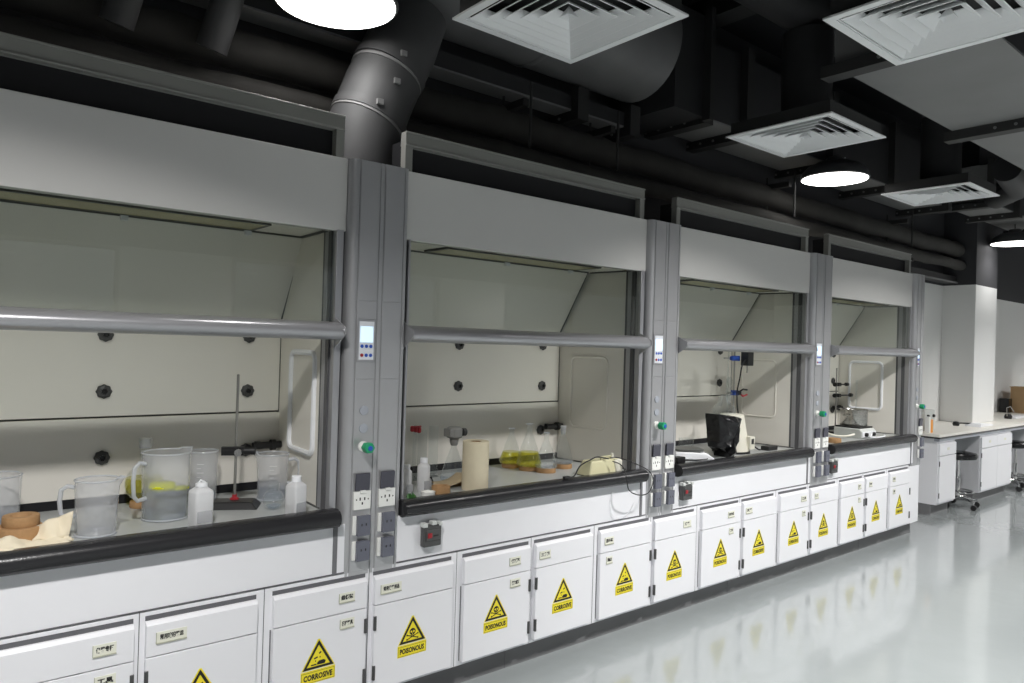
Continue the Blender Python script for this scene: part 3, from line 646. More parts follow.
# ================================================================ lab items
def at_jug(name, x, y, r, h, label, rz=PI, handle=True, spout=True, water=None, grad=True, taper=0.93, cat='measuring jug', grp=None, z=ZC):
    t = thing(name, label, cat, (x, y, z), rz, grp)
    seg = 40
    b = MB(); rb = r * taper
    prof_o = [(rb - 0.006, 0.0), (rb, 0.008), (r, h - 0.004)]
    # wall with spout at +x, one sheet
    vs, fs = [], []
    levels = [(rb - 0.006, 0.001), (rb, 0.009), (rb + (r - rb) * 0.5, h * 0.5), (r * 0.995, h * 0.88), (r, h)]
    for li, (rr, zz) in enumerate(levels):
        for k in range(seg):
            a = 2 * PI * k / seg; q = rr
            if spout and li >= 3:
                d = abs(((a + PI) % (2 * PI)) - PI)
                q = rr + max(0, 1 - d / 0.38) ** 1.3 * r * (0.28 if li == 4 else 0.05)
            zq = zz + (0.006 if (spout and li == 4 and abs(((a + PI) % (2 * PI)) - PI) < 0.38) else 0)
            vs.append((q * math.cos(a), q * math.sin(a), zq))
    for j in range(len(levels) - 1):
        for k in range(seg): fs.append((j * seg + k, j * seg + (k + 1) % seg, (j + 1) * seg + (k + 1) % seg, (j + 1) * seg + k))
    fs.append(list(range(seg - 1, -1, -1)))
    b.add(vs, fs, 'jug_plastic', True); obj('jug_wall', b, t)
    # rim
    rim = [(v[0], v[1], v[2]) for v in vs[-seg:]]
    b = MB(); b.tube(rim, 0.0028, 'jug_lip', 8, closed=True); obj('rim', b, t)
    b = MB(); b.tube([(rb * math.cos(2 * PI * k / 32), rb * math.sin(2 * PI * k / 32), 0.005) for k in range(32)], 0.003, 'jug_lip', 8, closed=True); obj('base_ring', b, t)
    if handle:
        hh = [(-r * 0.99, 0, h * 0.86), (-r - 0.022, 0, h * 0.885), (-r - 0.040, 0, h * 0.82), (-r - 0.044, 0, h * 0.62), (-r - 0.040, 0, h * 0.40), (-r - 0.026, 0, h * 0.33), (-rb * 0.98, 0, h * 0.35)]
        b = MB(); b.tube(hh, 0.0075, 'jug_lip', 10); obj('handle', b, t)
    if grad:
        b = MB()
        for k in range(8):
            zz = h * (0.18 + 0.085 * k); rr = rb + (r - rb) * zz / h + 0.0008
            pts = [(rr * math.cos(a), rr * math.sin(a), zz) for a in [PI * 0.5 + 0.09 * q for q in range(-2, (4 if k % 2 else 2))]]
            b.tube(pts, 0.0008, 'jug_lip', 5)
        obj('graduations', b, t)
    if water:
        wz, mt = water; rr = rb + (r - rb) * wz / h - 0.003
        b = MB(); b.lathe([(rb - 0.010, 0.004), (rb - 0.004, 0.012), (rr, wz), (0.0005, wz)], mt, seg=36, cap=True); obj('liquid', b, t)
    return t
at_jug('measuring_jug', -1.085, 0.40, 0.078, 0.175, 'clear plastic measuring jug behind the cork rings, cut off by the left edge', rz=PI * 0.9, water=(0.05, 'water'), handle=False)
at_jug('measuring_jug', -0.826, 0.105, 0.066, 0.185, 'clear plastic measuring jug with its handle to the left, beside the crumpled cloth', rz=-0.4, water=None)
jg = at_jug('measuring_jug', -0.580, 0.225, 0.084, 0.243, 'largest clear plastic pitcher, with bright yellow liquid inside', rz=0.35, water=(0.112, 'water'))
b = MB(); b.lathe([(0.0005, 0.0), (0.040, 0.0), (0.046, 0.008), (0.042, 0.022), (0.03, 0.026), (0.0005, 0.026)], 'yellow_foam', (-0.030, -0.022, 0.114), 24); b.lathe([(0.0005, 0.0), (0.036, 0.0), (0.038, 0.006), (0.0005, 0.011)], 'yellow_foam', (0.026, -0.036, 0.108), 24); obj('yellow_scum', b, jg)
at_jug('beaker', -0.385, 0.44, 0.056, 0.205, 'clear beaker behind the white bottle, right of the big pitcher', rz=2.6, handle=False, cat='beaker', water=(0.05, 'water'))
at_jug('measuring_jug', -0.135, 0.335, 0.064, 0.190, 'clear plastic measuring jug in the right back corner, handle to the right', rz=2.75, water=(0.06, 'water'))

def bottle(x, y, w, h, label, rz=0.3, square=True, grp='white plastic bottles', cap=True):
    t = thing('plastic_bottle', label, 'bottle', (x, y, ZC), rz, grp); q = w / 2
    b = MB()
    def rr(s, z): return [(px, py, z) for px, py in rounded_rect(-s, s, -s, s, s * (0.3 if square else 0.999), 5)]
    lv = [rr(q * 0.96, 0.0), rr(q, 0.006), rr(q, h * 0.72), rr(q * 0.93, h * 0.77), rr(q * 0.6, h * 0.83), rr(q * 0.48, h * 0.85), rr(q * 0.48, h * 0.9)]
    n = len(lv[0]); vs = [p for l in lv for p in l]; fs = []
    for j in range(len(lv) - 1):
        for k in range(n): fs.append((j * n + k, j * n + (k + 1) % n, (j + 1) * n + (k + 1) % n, (j + 1) * n + k))
    fs.append(list(range(n - 1, -1, -1))); fs.append([len(vs) - n + k for k in range(n)])
    b.add(vs, fs, 'bottle_pe', True); obj('bottle_wall', b, t)
    b = MB()
    if cap: b.lathe([(q * 0.62, h * 0.86), (q * 0.62, h * 0.985), (q * 0.55, h), (0.0005, h)], 'plastic_white', seg=24, flutes=20, flute_d=0.02)
    else: b.lathe([(q * 0.60, h * 0.86), (q * 0.60, h * 0.93), (q * 0.45, h * 0.94)], 'plastic_white', seg=24); b.tube([(-q * 0.4, 0, h * 0.92), (-q * 0.1, 0.0, h * 1.0), (q * 0.4, 0, h * 0.94)], 0.003, 'plastic_white', 8)
    obj('cap', b, t)
    b = MB(); b.box(-q * 0.8, q * 0.8, -q - 0.0008, -q + 0.0002, h * 0.08, h * 0.34, 'haze_sticker'); obj('bottle_label', b, t)
bottle(-0.505, 0.055, 0.068, 0.160, 'white plastic bottle with an open neck in front of the retort stand', rz=0.15, cap=False)
bottle(-0.165, 0.02, 0.060, 0.150, 'white capped plastic bottle at the right end of the first hood', rz=0.35)
bottle(0.398, 0.135, 0.046, 0.130, 'small white bottle half hidden behind the first grey column', rz=0.2, square=False)
bottle(0.492, 0.145, 0.058, 0.152, 'white capped bottle left of the paper roll', rz=0.2, square=False)

def cork_ring(x, y, r, h, label, z=ZC, grp='cork flask rings'):
    b = MB(); b.lathe([(r * 0.55, 0.0), (r, 0.0), (r * 1.02, h * 0.1), (r * 1.0, h * 0.9), (r * 0.97, h), (r * 0.6, h), (r * 0.45, h * 0.55), (r * 0.55, 0.0)], 'cork', seg=36, cap=False)
    return single('cork_ring', b, label, 'cork ring', (x, y, z), group=grp)
cork_ring(-1.035, 0.165, 0.066, 0.045, 'lower and wider of the two stacked cork rings at the left edge of the photo')
cork_ring(-1.03, 0.17, 0.052, 0.032, 'upper cork ring stacked on the wider one at the left edge of the photo', z=ZC + 0.0455)

# crumpled cloth
def crumple(name, x0, x1, y0, y1, hmax, mat, label, cat, seed, z=ZC, nx=26, ny=14, hump=None):
    rnd = random.Random(seed); b = MB(); vs = []; fs = []
    ph = [rnd.uniform(0, 6.28) for _ in range(8)]
    for j in range(ny + 1):
        for i in range(nx + 1):
            u, v = i / nx, j / ny
            x = x0 + (x1 - x0) * u + 0.010 * math.sin(9 * v + ph[0]); y = y0 + (y1 - y0) * v + 0.012 * math.sin(7 * u + ph[1]) 
            zz = 0.002 + 0.35 * hmax * (abs(math.sin(11 * u + 4 * v + ph[2])) * abs(math.cos(5 * v - 6 * u + ph[3])))
            if hump: zz += hmax * math.exp(-((u - hump[0]) / hump[2]) ** 2 - ((v - hump[1]) / hump[3]) ** 2)
            vs.append((x, y, z + zz))
    for j in range(ny):
        for i in range(nx):
            a = j * (nx + 1) + i; fs.append((a, a + 1, a + nx + 2, a + nx + 1))
    b.add(vs, fs, mat, True); o = single(name, b, label, cat)
    md = o.modifiers.new('thick', 'SOLIDIFY'); md.thickness = 0.002; md.offset = 1; return o
crumple('crumpled_cloth', -1.13, -0.905, -0.02, 0.11, 0.030, 'cloth', 'cream crumpled cloth in front of and beside the stacked cork rings', 'cloth', 3, hump=(0.2, 0.6, 0.2, 0.4))
b = MB(); vs = []
cl = [(0.0, 0.0, 0.0), (0.03, 0.035, 0.012), (0.10, 0.03, 0.006), (0.03, 0.03, 0.062), (0.072, 0.045, 0.075), (0.085, 0.035, 0.03)]
n = 8
for j in range(n + 1):
    for i in range(n + 1):
        u, v = i / n, j / n
        base = Vector((-1.005 + 0.095 * u, 0.10 - 0.02 * u + 0.03 * v, ZC + 0.004))
        up = v * (0.045 + 0.035 * u) + 0.004 * math.sin(9 * u + 5 * v)
        vs.append(base + Vector((0.012 * v + 0.004 * math.sin(14 * u), 0.010 * math.sin(8 * u + 3 * v), up)))
b.add(vs, [(j * (n + 1) + i, j * (n + 1) + i + 1, (j + 1) * (n + 1) + i + 1, (j + 1) * (n + 1) + i) for j in range(n) for i in range(n)], 'cloth', True)
o = single('folded_cloth', b, 'raised cream cloth corner standing behind the right side of the cork rings', 'cloth'); md = o.modifiers.new('thick', 'SOLIDIFY'); md.thickness = 0.003

# yellow flask behind the pitcher
def erlenmeyer(x, y, r, h, label, liquid=None, z=ZC, cap=False, grp='conical flasks standing on cork rings', neck=0.21):
    t = thing('conical_flask', label, 'flask', (x, y, z), 0, grp)
    nr = r * neck
    b = MB(); b.lathe([(r * 0.9, 0.0), (r, 0.010), (r * 0.98, 0.02), (r * 0.76, h * 0.30), (r * 0.50, h * 0.56), (nr * 1.25, h * 0.76), (nr, h * 0.82), (nr, h * 0.96), (nr * 1.25, h)], 'labglass', seg=32, cap=False); b.lathe([(0.0005, 0.001), (r * 0.9, 0.0)], 'labglass', seg=32, cap=False); obj('flask_wall', b, t)
    b = MB(); b.tube([(nr * 1.25 * math.cos(2 * PI * k / 20), nr * 1.25 * math.sin(2 * PI * k / 20), h) for k in range(20)], 0.0018, 'jug_lip', 6, closed=True); obj('rim', b, t)
    if liquid:
        lz = liquid[0] * h; rr = r * (1 - 0.28 * lz / (h * 0.34)) * 0.95 if lz < h * 0.34 else r * 0.68
        b = MB(); b.lathe([(r * 0.88, 0.003), (r * 0.96, 0.012), (rr, lz), (0.0005, lz)], liquid[1], seg=32, cap=True); obj('liquid', b, t)
    if cap:
        b = MB(); b.lathe([(nr * 0.9, h * 0.78), (nr * 1.15, h * 0.86), (nr * 1.25, h * 1.02), (0.0005, h * 1.03)], cap, seg=20); obj('stopper', b, t)
    return t
def roundflask(x, y, r, h, label, liquid, cap=None, z=ZC, nr=0.018, grp=None):
    t = thing('round_flask', label, 'flask', (x, y, z), 0, grp); pr = [(0.0005, 0.0)] + [(r * math.sin(a), r - r * math.cos(a)) for a in [0.3 + 0.23 * k for k in range(11)]]
    pr += [(nr, 2 * r + 0.005), (nr, h)]
    b = MB(); b.lathe(pr, 'labglass', seg=32, cap=False); obj('flask_wall', b, t)
    if liquid:
        lq = [(0.0005, 0.003)] + [(0.96 * r * math.sin(a), r - 0.96 * r * math.cos(a)) for a in [0.3 + 0.2 * k for k in range(liquid[0])]]; lq.append((0.0005, lq[-1][1]))
        b = MB(); b.lathe(lq, liquid[1], seg=32, cap=False); obj('liquid', b, t)
    if cap: 
        b = MB(); b.lathe([(nr + 0.003, h - 0.035), (nr + 0.004, h), (nr + 0.002, h + 0.002), (0.0005, h + 0.002)], cap, seg=20); obj('neck_sleeve', b, t)
    return t
cork_ring(-0.60, 0.46, 0.05, 0.024, 'cork ring under the yellow flask behind the big pitcher')
roundflask(-0.60, 0.46, 0.072, 0.245, 'round flask of yellow-green liquid with a straight neck, behind the big pitcher', (9, 'yellow_liquid'), cap='haze_sticker', z=ZC + 0.020, nr=0.020)
roundflask(-0.20, 0.155, 0.040, 0.105, 'small round glass flask beside the white capped bottle', (4, 'water'), z=ZC, nr=0.022)

# retort stand
t = thing('retort_stand', 'black iron retort stand with a tall steel rod, beside the big pitcher', 'retort stand', (-0.315, 0.275, ZC), -0.5)
b = MB(); b.prism([(-0.10, -0.06), (0.10, -0.06), (0.10, 0.06), (-0.10, 0.06)], 0.0, 0.006, 'stand_iron')
vs = [(-0.10, -0.065, 0.0), (0.10, -0.065, 0.0), (0.10, 0.065, 0.0), (-0.10, 0.065, 0.0), (-0.075, -0.043, 0.026), (0.075, -0.043, 0.026), (0.075, 0.043, 0.026), (-0.075, 0.043, 0.026)]
b = MB(); b.add(vs, [(0, 3, 2, 1), (4, 5, 6, 7), (0, 1, 5, 4), (1, 2, 6, 5), (2, 3, 7, 6), (3, 0, 4, 7)], 'stand_iron'); obj('stand_base', b, t, 0.004)
b = MB(); b.lathe([(0.018, 0.024), (0.018, 0.030), (0.010, 0.034), (0.009, 0.045)], 'red', (0.0, 0.02, 0.0), 16); obj('rod_collar', b, t)
b = MB(); b.lathe([(0.0055, 0.026), (0.0055, 0.525), (0.0005, 0.527)], 'rod_steel', (0.0, 0.02, 0.0), 14); obj('rod', b, t)
b = MB(); b.box(-0.05, 0.035, -0.012, 0.014, 0.205, 0.238, 'stand_iron'); b.tube([(-0.05, 0.0, 0.222), (0.06, 0.0, 0.222)], 0.013, 'stand_iron', 12); b.lathe([(0.015, 0), (0.015, 0.018)], 'stand_iron', (0.06, 0.0, 0.222), 14, 'x'); b.lathe([(0.009, 0.0), (0.009, -0.03), (0.014, -0.035), (0.014, -0.045)], 'chrome', (0.02, -0.01, 0.222), 12, 'y'); obj('boss_clamp', b, t)
# hood 2 items
def lathe_thing(name, prof, mat, x, y, label, cat, z=ZC, seg=32, grp=None, cap=True):
    b = MB(); b.lathe(prof, mat, seg=seg, cap=cap); return single(name, b, label, cat, (x, y, z), group=grp)
# paper roll
t = thing('paper_roll', 'tall cream paper roll standing on end near the front of the counter', 'paper roll', (0.725, 0.065, ZC), 0)
b = MB(); pr = [(0.030, 0.0), (0.062, 0.0)] + [(0.062 + (0.0009 if k % 2 else -0.0004), 0.224 * (k + 0.5) / 26) for k in range(26)] + [(0.061, 0.224), (0.026, 0.222)]
b.lathe(pr, 'paper_roll', seg=36, cap=False); b.lathe([(0.026, 0.222), (0.026, 0.05)], 'paper_tan', seg=24, cap=False); obj('rolled_paper', b, t)
b = MB(); b.lathe([(0.024, 0.01), (0.024, 0.221), (0.020, 0.221), (0.020, 0.01)], 'cardboard', seg=24, cap=False); obj('core_tube', b, t)
cork_ring(0.535, 0.065, 0.042, 0.034, 'cork ring beside the small white dish, left of the paper roll')
lathe_thing('petri_dish', [(0.026, 0.0), (0.030, 0.003), (0.031, 0.020), (0.028, 0.020), (0.027, 0.006), (0.0005, 0.005)], 'sock_white', 0.455, 0.045, 'small round white dish at the counter front, left of the paper roll', 'dish')
b = MB()
for k in range(7):
    a = k * 0.9; b.tube([(0.003 * k - 0.02, 0.008 * math.sin(a), 0.006), (0.004 * k - 0.018, 0.01 * math.cos(a), 0.020 + 0.003 * (k % 3)), (0.006 * k - 0.02, 0.012 * math.sin(a + 1), 0.010)], 0.006, 'leaf_green', 8)
single('green_scourer', b, 'small green tangle at the counter front against the first grey column', 'scourer', (0.355, 0.015, ZC))
# tan sheet
b = MB(); vs = []
for j in range(7):
    for i in range(9):
        u, v = i / 8, j / 6; vs.append((0.60 + 0.15 * u - 0.03 * v, 0.13 + 0.10 * v - 0.02 * u, ZC + 0.012 + 0.055 * u * u + 0.012 * math.sin(3 * u + 2 * v) * v))
b.add(vs, [(j * 9 + i, j * 9 + i + 1, (j + 1) * 9 + i + 1, (j + 1) * 9 + i) for j in range(6) for i in range(8)], 'paper_tan', True)
o = single('paper_sheet', b, 'curling tan paper sheet leaning against the paper roll', 'paper sheet'); md = o.modifiers.new('thick', 'SOLIDIFY'); md.thickness = 0.002
cork_ring(0.735, 0.20, 0.048, 0.03, 'cork ring half hidden behind the paper roll')
# glass gear with red joints, cylinders
t = thing('glass_condenser', 'tall thin glass tube topped with red tubing joints, behind the two white bottles', 'glass tube', (0.60, 0.40, ZC - 0.0), 0)
b = MB(); b.lathe([(0.03, 0.0), (0.03, 0.004), (0.010, 0.008), (0.010, 0.24), (0.006, 0.25), (0.006, 0.27)], 'labglass', seg=20); obj('glass_wall', b, t)
for k in range(3):
    b = MB(); b.lathe([(0.006, -0.014), (0.010, -0.010), (0.010, 0.010), (0.006, 0.014)], 'red', (-0.022 + 0.02 * k, -0.008, 0.252 - 0.004 * k), 12); b.tube([(-0.03 + 0.02 * k, -0.008, 0.262), (-0.012 + 0.02 * k, -0.008, 0.262)], 0.004, 'red', 8); obj('red_joint', b, t)
for (x, y, h, lab) in ((0.655, 0.42, 0.235, 'tall clear glass cylinder, left one of the pair behind the white bottles'), (0.735, 0.44, 0.25, 'tall clear glass cylinder, right one of the pair, behind the grey-capped flask')):
    t = thing('graduated_cylinder', lab, 'glass cylinder', (x, y, ZC), 0, 'glass cylinders')
    b = MB(); b.lathe([(0.0005, 0.008), (0.024, 0.01), (0.025, h), (0.028, h + 0.004)], 'labglass', seg=28, cap=False); obj('cylinder_wall', b, t)
    b = MB(); b.lathe([(0.036, 0.0), (0.036, 0.006), (0.02, 0.011)], 'labglass', seg=28); obj('cylinder_foot', b, t)
# flask with grey cap
t = erlenmeyer(0.765, 0.30, 0.068, 0.20, 'conical flask with a bulky grey cap behind the cylinders', (0.12, 'water'), grp='conical flasks')
b = MB(); b.lathe([(0.016, 0.17), (0.022, 0.19), (0.022, 0.205), (0.040, 0.212), (0.040, 0.255), (0.030, 0.262), (0.0005, 0.262)], 'grey_cap', seg=24); b.box(-0.045, 0.028, -0.03, 0.03, 0.215, 0.255, 'grey_cap'); obj('grey_cap', b, t, 0.004)
b = MB(); b.lathe([(0.016, 0.0), (0.020, 0.004), (0.020, 0.022), (0.016, 0.026)], 'knob_black', (0.036, -0.01, 0.236), 16, 'x'); obj('cap_knob', b, t)
# black spider bit behind bottle
b = MB()
for k in range(6):
    a = k * PI / 3; b.tube([(0, 0, 0.02), (0.022 * math.cos(a), 0.01 * math.sin(a), 0.03 + 0.016 * math.sin(a * 2)), (0.034 * math.cos(a), 0.02 * math.sin(a), 0.004)], 0.004, 'knob_black', 8)
single('wire_tangle', b, 'small black tangle of wire right of the white bottles', 'wire', (0.60, 0.28, ZC))
# the four flasks
FL = [(1.255, 0.445, 0.068, 0.19, 'leftmost conical flask of yellow liquid, behind the other yellow one', (0.33, 'yellow_liquid'), None),
      (1.285, 0.33, 0.072, 0.225, 'front conical flask of yellow liquid on a cork ring', (0.33, 'yellow_liquid'), None),
      (1.325, 0.235, 0.062, 0.185, 'clear conical flask on a cork ring, in front of the yellow ones', (0.10, 'water'), None),
      (1.50, 0.29, 0.060, 0.205, 'clear conical flask with a milky stopper near the hood corner', (0.08, 'water'), 'haze_sticker')]
for (x, y, r, h, lab, lq, cp) in FL:
    erlenmeyer(x, y, r, h, lab, lq, ZC + 0.0255, cp)
for (x, y), lab in zip([(1.255, 0.445), (1.285, 0.33), (1.325, 0.235), (1.50, 0.29)], ['under the leftmost yellow flask', 'under the front yellow flask', 'under the clear flask with dark dregs', 'under the flask with a milky stopper']):
    cork_ring(x, y, 0.050 if y > 0.4 else 0.053, 0.025, 'flat cork ring ' + lab)
# cream power unit with cables
t = thing('power_unit', 'long cream plastic unit with a black cable, right of the conical flasks', 'power unit', (1.545, 0.045, ZC), 0.05)
b = MB(); vs = [(-0.135, -0.045, 0.004), (0.125, -0.045, 0.004), (0.125, 0.05, 0.004), (-0.135, 0.05, 0.004), (-0.10, -0.03, 0.078), (0.115, -0.03, 0.078), (0.115, 0.04, 0.078), (-0.10, 0.04, 0.078)]
b.add(vs, [(0, 3, 2, 1), (4, 5, 6, 7), (0, 1, 5, 4), (1, 2, 6, 5), (2, 3, 7, 6), (3, 0, 4, 7)], 'cream'); obj('unit_shell', b, t, 0.006)
b = MB(); b.box(0.075, 0.135, -0.048, 0.045, 0.003, 0.075, 'cream_pale'); obj('end_cap', b, t, 0.012)
b = MB(); b.lathe([(0.009, 0.075), (0.007, 0.105), (0.0005, 0.107)], 'cream_pale', (0.085, -0.01, 0), 12); b.tube([(-0.02, -0.02, 0.076), (-0.02, -0.02, 0.094), (0.06, -0.02, 0.094), (0.06, -0.02, 0.076)], 0.004, 'cream', 8); obj('top_handle', b, t)
b = MB(); b.box(-0.13, 0.12, -0.04, 0.045, 0.0, 0.004, 'black_rubber'); obj('unit_feet', b, t)
def cable(name, pts, r, mat, label, cat='cable'):
    # smooth the polyline
    P = [Vector(p) for p in pts]; out = []
    for i in range(len(P) - 1):
        p0 = P[max(i - 1, 0)]; p1 = P[i]; p2 = P[i + 1]; p3 = P[min(i + 2, len(P) - 1)]
        for k in range(6):
            q = k / 6; out.append(0.5 * ((2 * p1) + (-p0 + p2) * q + (2 * p0 - 5 * p1 + 4 * p2 - p3) * q * q + (-p0 + 3 * p1 - 3 * p2 + p3) * q ** 3))
    out.append(P[-1]); b = MB(); b.tube(out, r, mat, 7); return single(name, b, label, cat)
cable('black_cable', [(1.22, -0.055, 0.892), (1.27, -0.04, 0.892), (1.35, 0.0, 0.93), (1.44, 0.01, 0.955), (1.50, 0.02, 0.962), (1.56, 0.0, 0.95)], 0.0035, 'black_rubber', 'thin black cable running from the counter edge up over the cream power unit')
cable('black_cable', [(1.57, -0.02, 0.94), (1.60, -0.06, 0.92), (1.585, -0.108, 0.87), (1.60, -0.115, 0.80), (1.68, -0.115, 0.765), (1.76, -0.115, 0.77), (1.80, -0.11, 0.83), (1.76, -0.112, 0.885), (1.70, -0.06, 0.925), (1.64, 0.0, 0.95), (1.60, 0.02, 0.95)], 0.003, 'black_rubber', 'black cable looping down over the counter edge beside the second grey column')
cable('pale_hose', [(1.56, -0.036, 0.78), (1.545, -0.037, 0.70), (1.58, -0.037, 0.64), (1.64, -0.037, 0.635), (1.70, -0.037, 0.66), (1.73, -0.037, 0.70)], 0.002, 'cab_white', 'faint white wire loop lying against the white apron under the black cable')  # loop shaped as the cast shadow of the cable on the apron
b = MB(); b.box(-0.018, 0.018, -0.01, 0.01, 0.0, 0.014, 'black_rubber'); single('plug', b, 'small black plug at the end of the thin cable on the counter edge', 'plug', (1.205, -0.05, 0.884), bevel=0.003)

# hood 3 items
t = thing('balance', 'white laboratory balance with a grey pan and small display', 'balance', (2.43, 0.115, ZC), -0.62)
b = MB(); b.prism([(-0.12, 0.012), (0.12, 0.008), (0.125, 0.018), (0.075, 0.050), (-0.12, 0.056)], -0.085, 0.085, 'plastic_white', 'y'); obj('balance_body', b, t, 0.006)
b = MB(); b.lathe([(0.02, 0.050), (0.02, 0.060)], 'grey_cap', (-0.03, 0, 0), 20); b.prism(rounded_rect(-0.115, 0.065, -0.08, 0.08, 0.03), 0.060, 0.070, 'pan_grey', 'z'); obj('pan', b, t)
b = MB(); b.prism([(0.086, 0.0445), (0.112, 0.028), (0.113, 0.030), (0.087, 0.0465)], -0.035, 0.035, 'ink', 'y'); obj('balance_display', b, t)
for sx in (-0.1, 0.1):
    for sy in (-0.07, 0.07):
        b = MB(); b.lathe([(0.010, 0.0), (0.010, 0.013)], 'black_rubber', (sx, sy, 0), 12); obj('foot', b, t)
b = MB(); b.box(-0.038, 0.038, -0.025, 0.025, 0.0, 0.042, 'black_plastic'); single('power_adapter', b, 'black power adapter in front of the balance, against the second grey column', 'adapter', (2.21, 0.04, ZC), bevel=0.004)
cable('adapter_cable', [(2.245, 0.02, 0.885), (2.32, 0.0, 0.884), (2.40, -0.02, 0.886), (2.43, -0.01, 0.886)], 0.003, 'black_rubber', 'short black cable running from the black adapter along the counter edge')
b = MB(); b.box(-0.06, 0.06, -0.03, 0.03, 0.0, 0.035, 'black_plastic'); single('black_case', b, 'flat black case behind the balance, beside the second grey column', 'case', (2.43, 0.40, ZC), bevel=0.004)
t = thing('glass_dish', 'low round glass dish behind the balance', 'dish', (2.76, 0.40, ZC))
b = MB(); b.lathe([(0.045, 0.0), (0.05, 0.004), (0.05, 0.075), (0.052, 0.078)], 'labglass', seg=28, cap=False); b.lathe([(0.052, 0.078), (0.0005, 0.084)], 'labglass', seg=28, cap=False); obj('dish_wall', b, t)
# black plastic bag
BP = [(-0.125, 0.28), (-0.04, 0.272), (0.045, 0.262), (0.125, 0.242), (0.085, 0.17), (0.052, 0.10), (0.050, 0.03), (0.045, 0.0), (-0.012, 0.0), (-0.02, 0.028), (-0.05, 0.05), (-0.095, 0.065), (-0.108, 0.10), (-0.10, 0.16)]
b = MB(); n = len(BP); rnd = random.Random(5)
fr = [(x, -0.045 - 0.012 * rnd.random(), z) for x, z in BP]; bk = [(x * 0.96, 0.045 + 0.012 * rnd.random(), z * 0.99 + 0.001) for x, z in BP]
mid_f = [(x * 0.6 + 0.01, -0.072 - 0.012 * (i % 3), z * 0.72 + 0.035) for i, (x, z) in enumerate(BP)]; mid_b = [(x * 0.6 + 0.01, 0.07, z * 0.72 + 0.035) for x, z in BP]
vs = fr + bk + mid_f + mid_b + [(0.012, -0.078, 0.13), (0.012, 0.075, 0.13)]
fs = []
for k in range(n):
    k2 = (k + 1) % n
    fs += [(k, k2, n + k2, n + k), (k, k2, 2 * n + k2, 2 * n + k), (n + k, n + k2, 3 * n + k2, 3 * n + k), (2 * n + k, 2 * n + k2, 4 * n), (3 * n + k, 3 * n + k2, 4 * n + 1)]
b.add(vs, fs, 'black_plastic'); o = single('plastic_bag', b, 'black plastic bag standing wide at the top, right of the balance', 'plastic bag', (2.72, 0.085, ZC), 0.0)
for p in (0,): 
    md = o.modifiers.new('sub', 'SUBSURF'); md.levels = 3; md.render_levels = 3; md.subdivision_type = 'SIMPLE'
    tx = bpy.data.textures.new('creases', 'CLOUDS'); tx.noise_scale = 0.045; tx.noise_depth = 2
    dm = o.modifiers.new('creases', 'DISPLACE'); dm.texture = tx; dm.strength = 0.009; dm.mid_level = 0.5
# cream heater behind
t = thing('heating_mantle', 'cream tapered heater housing behind the black bag', 'heater', (2.96, 0.18, ZC))
b = MB(); b.lathe([(0.120, 0.012), (0.118, 0.03), (0.086, 0.21), (0.080, 0.25), (0.070, 0.258), (0.0005, 0.258)], 'cream_pale', seg=36); obj('housing', b, t)
b = MB(); b.lathe([(0.124, 0.0), (0.124, 0.014), (0.11, 0.016)], 'black_rubber', seg=36); obj('base_rim', b, t)
b = MB(); b.box(0.02, 0.075, -0.132, -0.07, 0.03, 0.115, 'cream_pale'); b.box(0.034, 0.062, -0.134, -0.131, 0.065, 0.10, 'ink'); obj('switch_block', b, t, 0.004)
# glass reactor head above
t = thing('reaction_flask', 'clear glass flask head with necks above the black bag', 'flask', (2.93, 0.22, 1.10), group=None)
b = MB(); b.lathe([(0.03, 0.0), (0.075, 0.02), (0.08, 0.05), (0.055, 0.085), (0.028, 0.10), (0.026, 0.15), (0.03, 0.152)], 'labglass', seg=28); obj('flask_wall', b, t)
for dx in (-0.05, 0.045):
    b = MB(); b.lathe([(0.013, 0.0), (0.013, 0.06), (0.016, 0.062)], 'labglass', (dx, 0, 0.075), 16, cap=False); obj('side_neck', b, t)
t = thing('clamp_stand', 'grey lab stand with blue clamps and a red clamp, in the balance hood', 'clamp stand', (3.20, 0.33, ZC))
b = MB(); b.box(-0.09, 0.06, -0.06, 0.06, 0.0, 0.016, 'stand_iron'); obj('stand_base', b, t, 0.004)
b = MB(); b.lathe([(0.006, 0.014), (0.006, 0.72)], 'rod_steel', seg=12); obj('rod', b, t)
for zz, xa in ((0.63, -0.16), (0.385, -0.10)):
    b = MB(); b.tube([(xa, -0.02, zz), (0.0, -0.02, zz)], 0.005, 'rod_steel', 8); b.tube([(xa * 0.55, -0.03, zz), (-0.012, -0.03, zz)], 0.015, 'blue', 10); b.box(-0.02, 0.015, -0.035, 0.012, zz - 0.018, zz + 0.018, 'blue'); obj('blue_clamp', b, t, 0.002)
b = MB(); b.box(0.0, 0.035, -0.04, -0.008, 0.37, 0.40, 'knob_black'); b.tube([(0.03, -0.03, 0.395), (0.07, -0.03, 0.41), (0.12, -0.03, 0.405)], 0.006, 'knob_black', 8); b.tube([(0.03, -0.03, 0.38), (0.07, -0.03, 0.36), (0.12, -0.03, 0.37)], 0.007, 'red', 8); obj('red_clamp', b, t)
b = MB(); b.lathe([(0.005, 0.0), (0.005, 0.44)], 'labglass', (-0.12, -0.03, 0.24), 12, cap=False); b.lathe([(0.022, 0.05), (0.024, 0.20), (0.010, 0.22)], 'labglass', (-0.10, -0.03, 0.28), 16, cap=False); obj('glass_column', b, t)
t = thing('overhead_stirrer', 'black motor box high on the clamp stand in the balance hood', 'stirrer motor', (3.25, 0.26, 1.445))
b = MB(); b.box(-0.035, 0.035, -0.03, 0.03, 0.0, 0.10, 'knob_black'); obj('motor_box', b, t, 0.004)
b = MB(); b.lathe([(0.006, -0.05), (0.006, 0.0)], 'steel', (0.0, 0, 0), 10); obj('shaft', b, t)
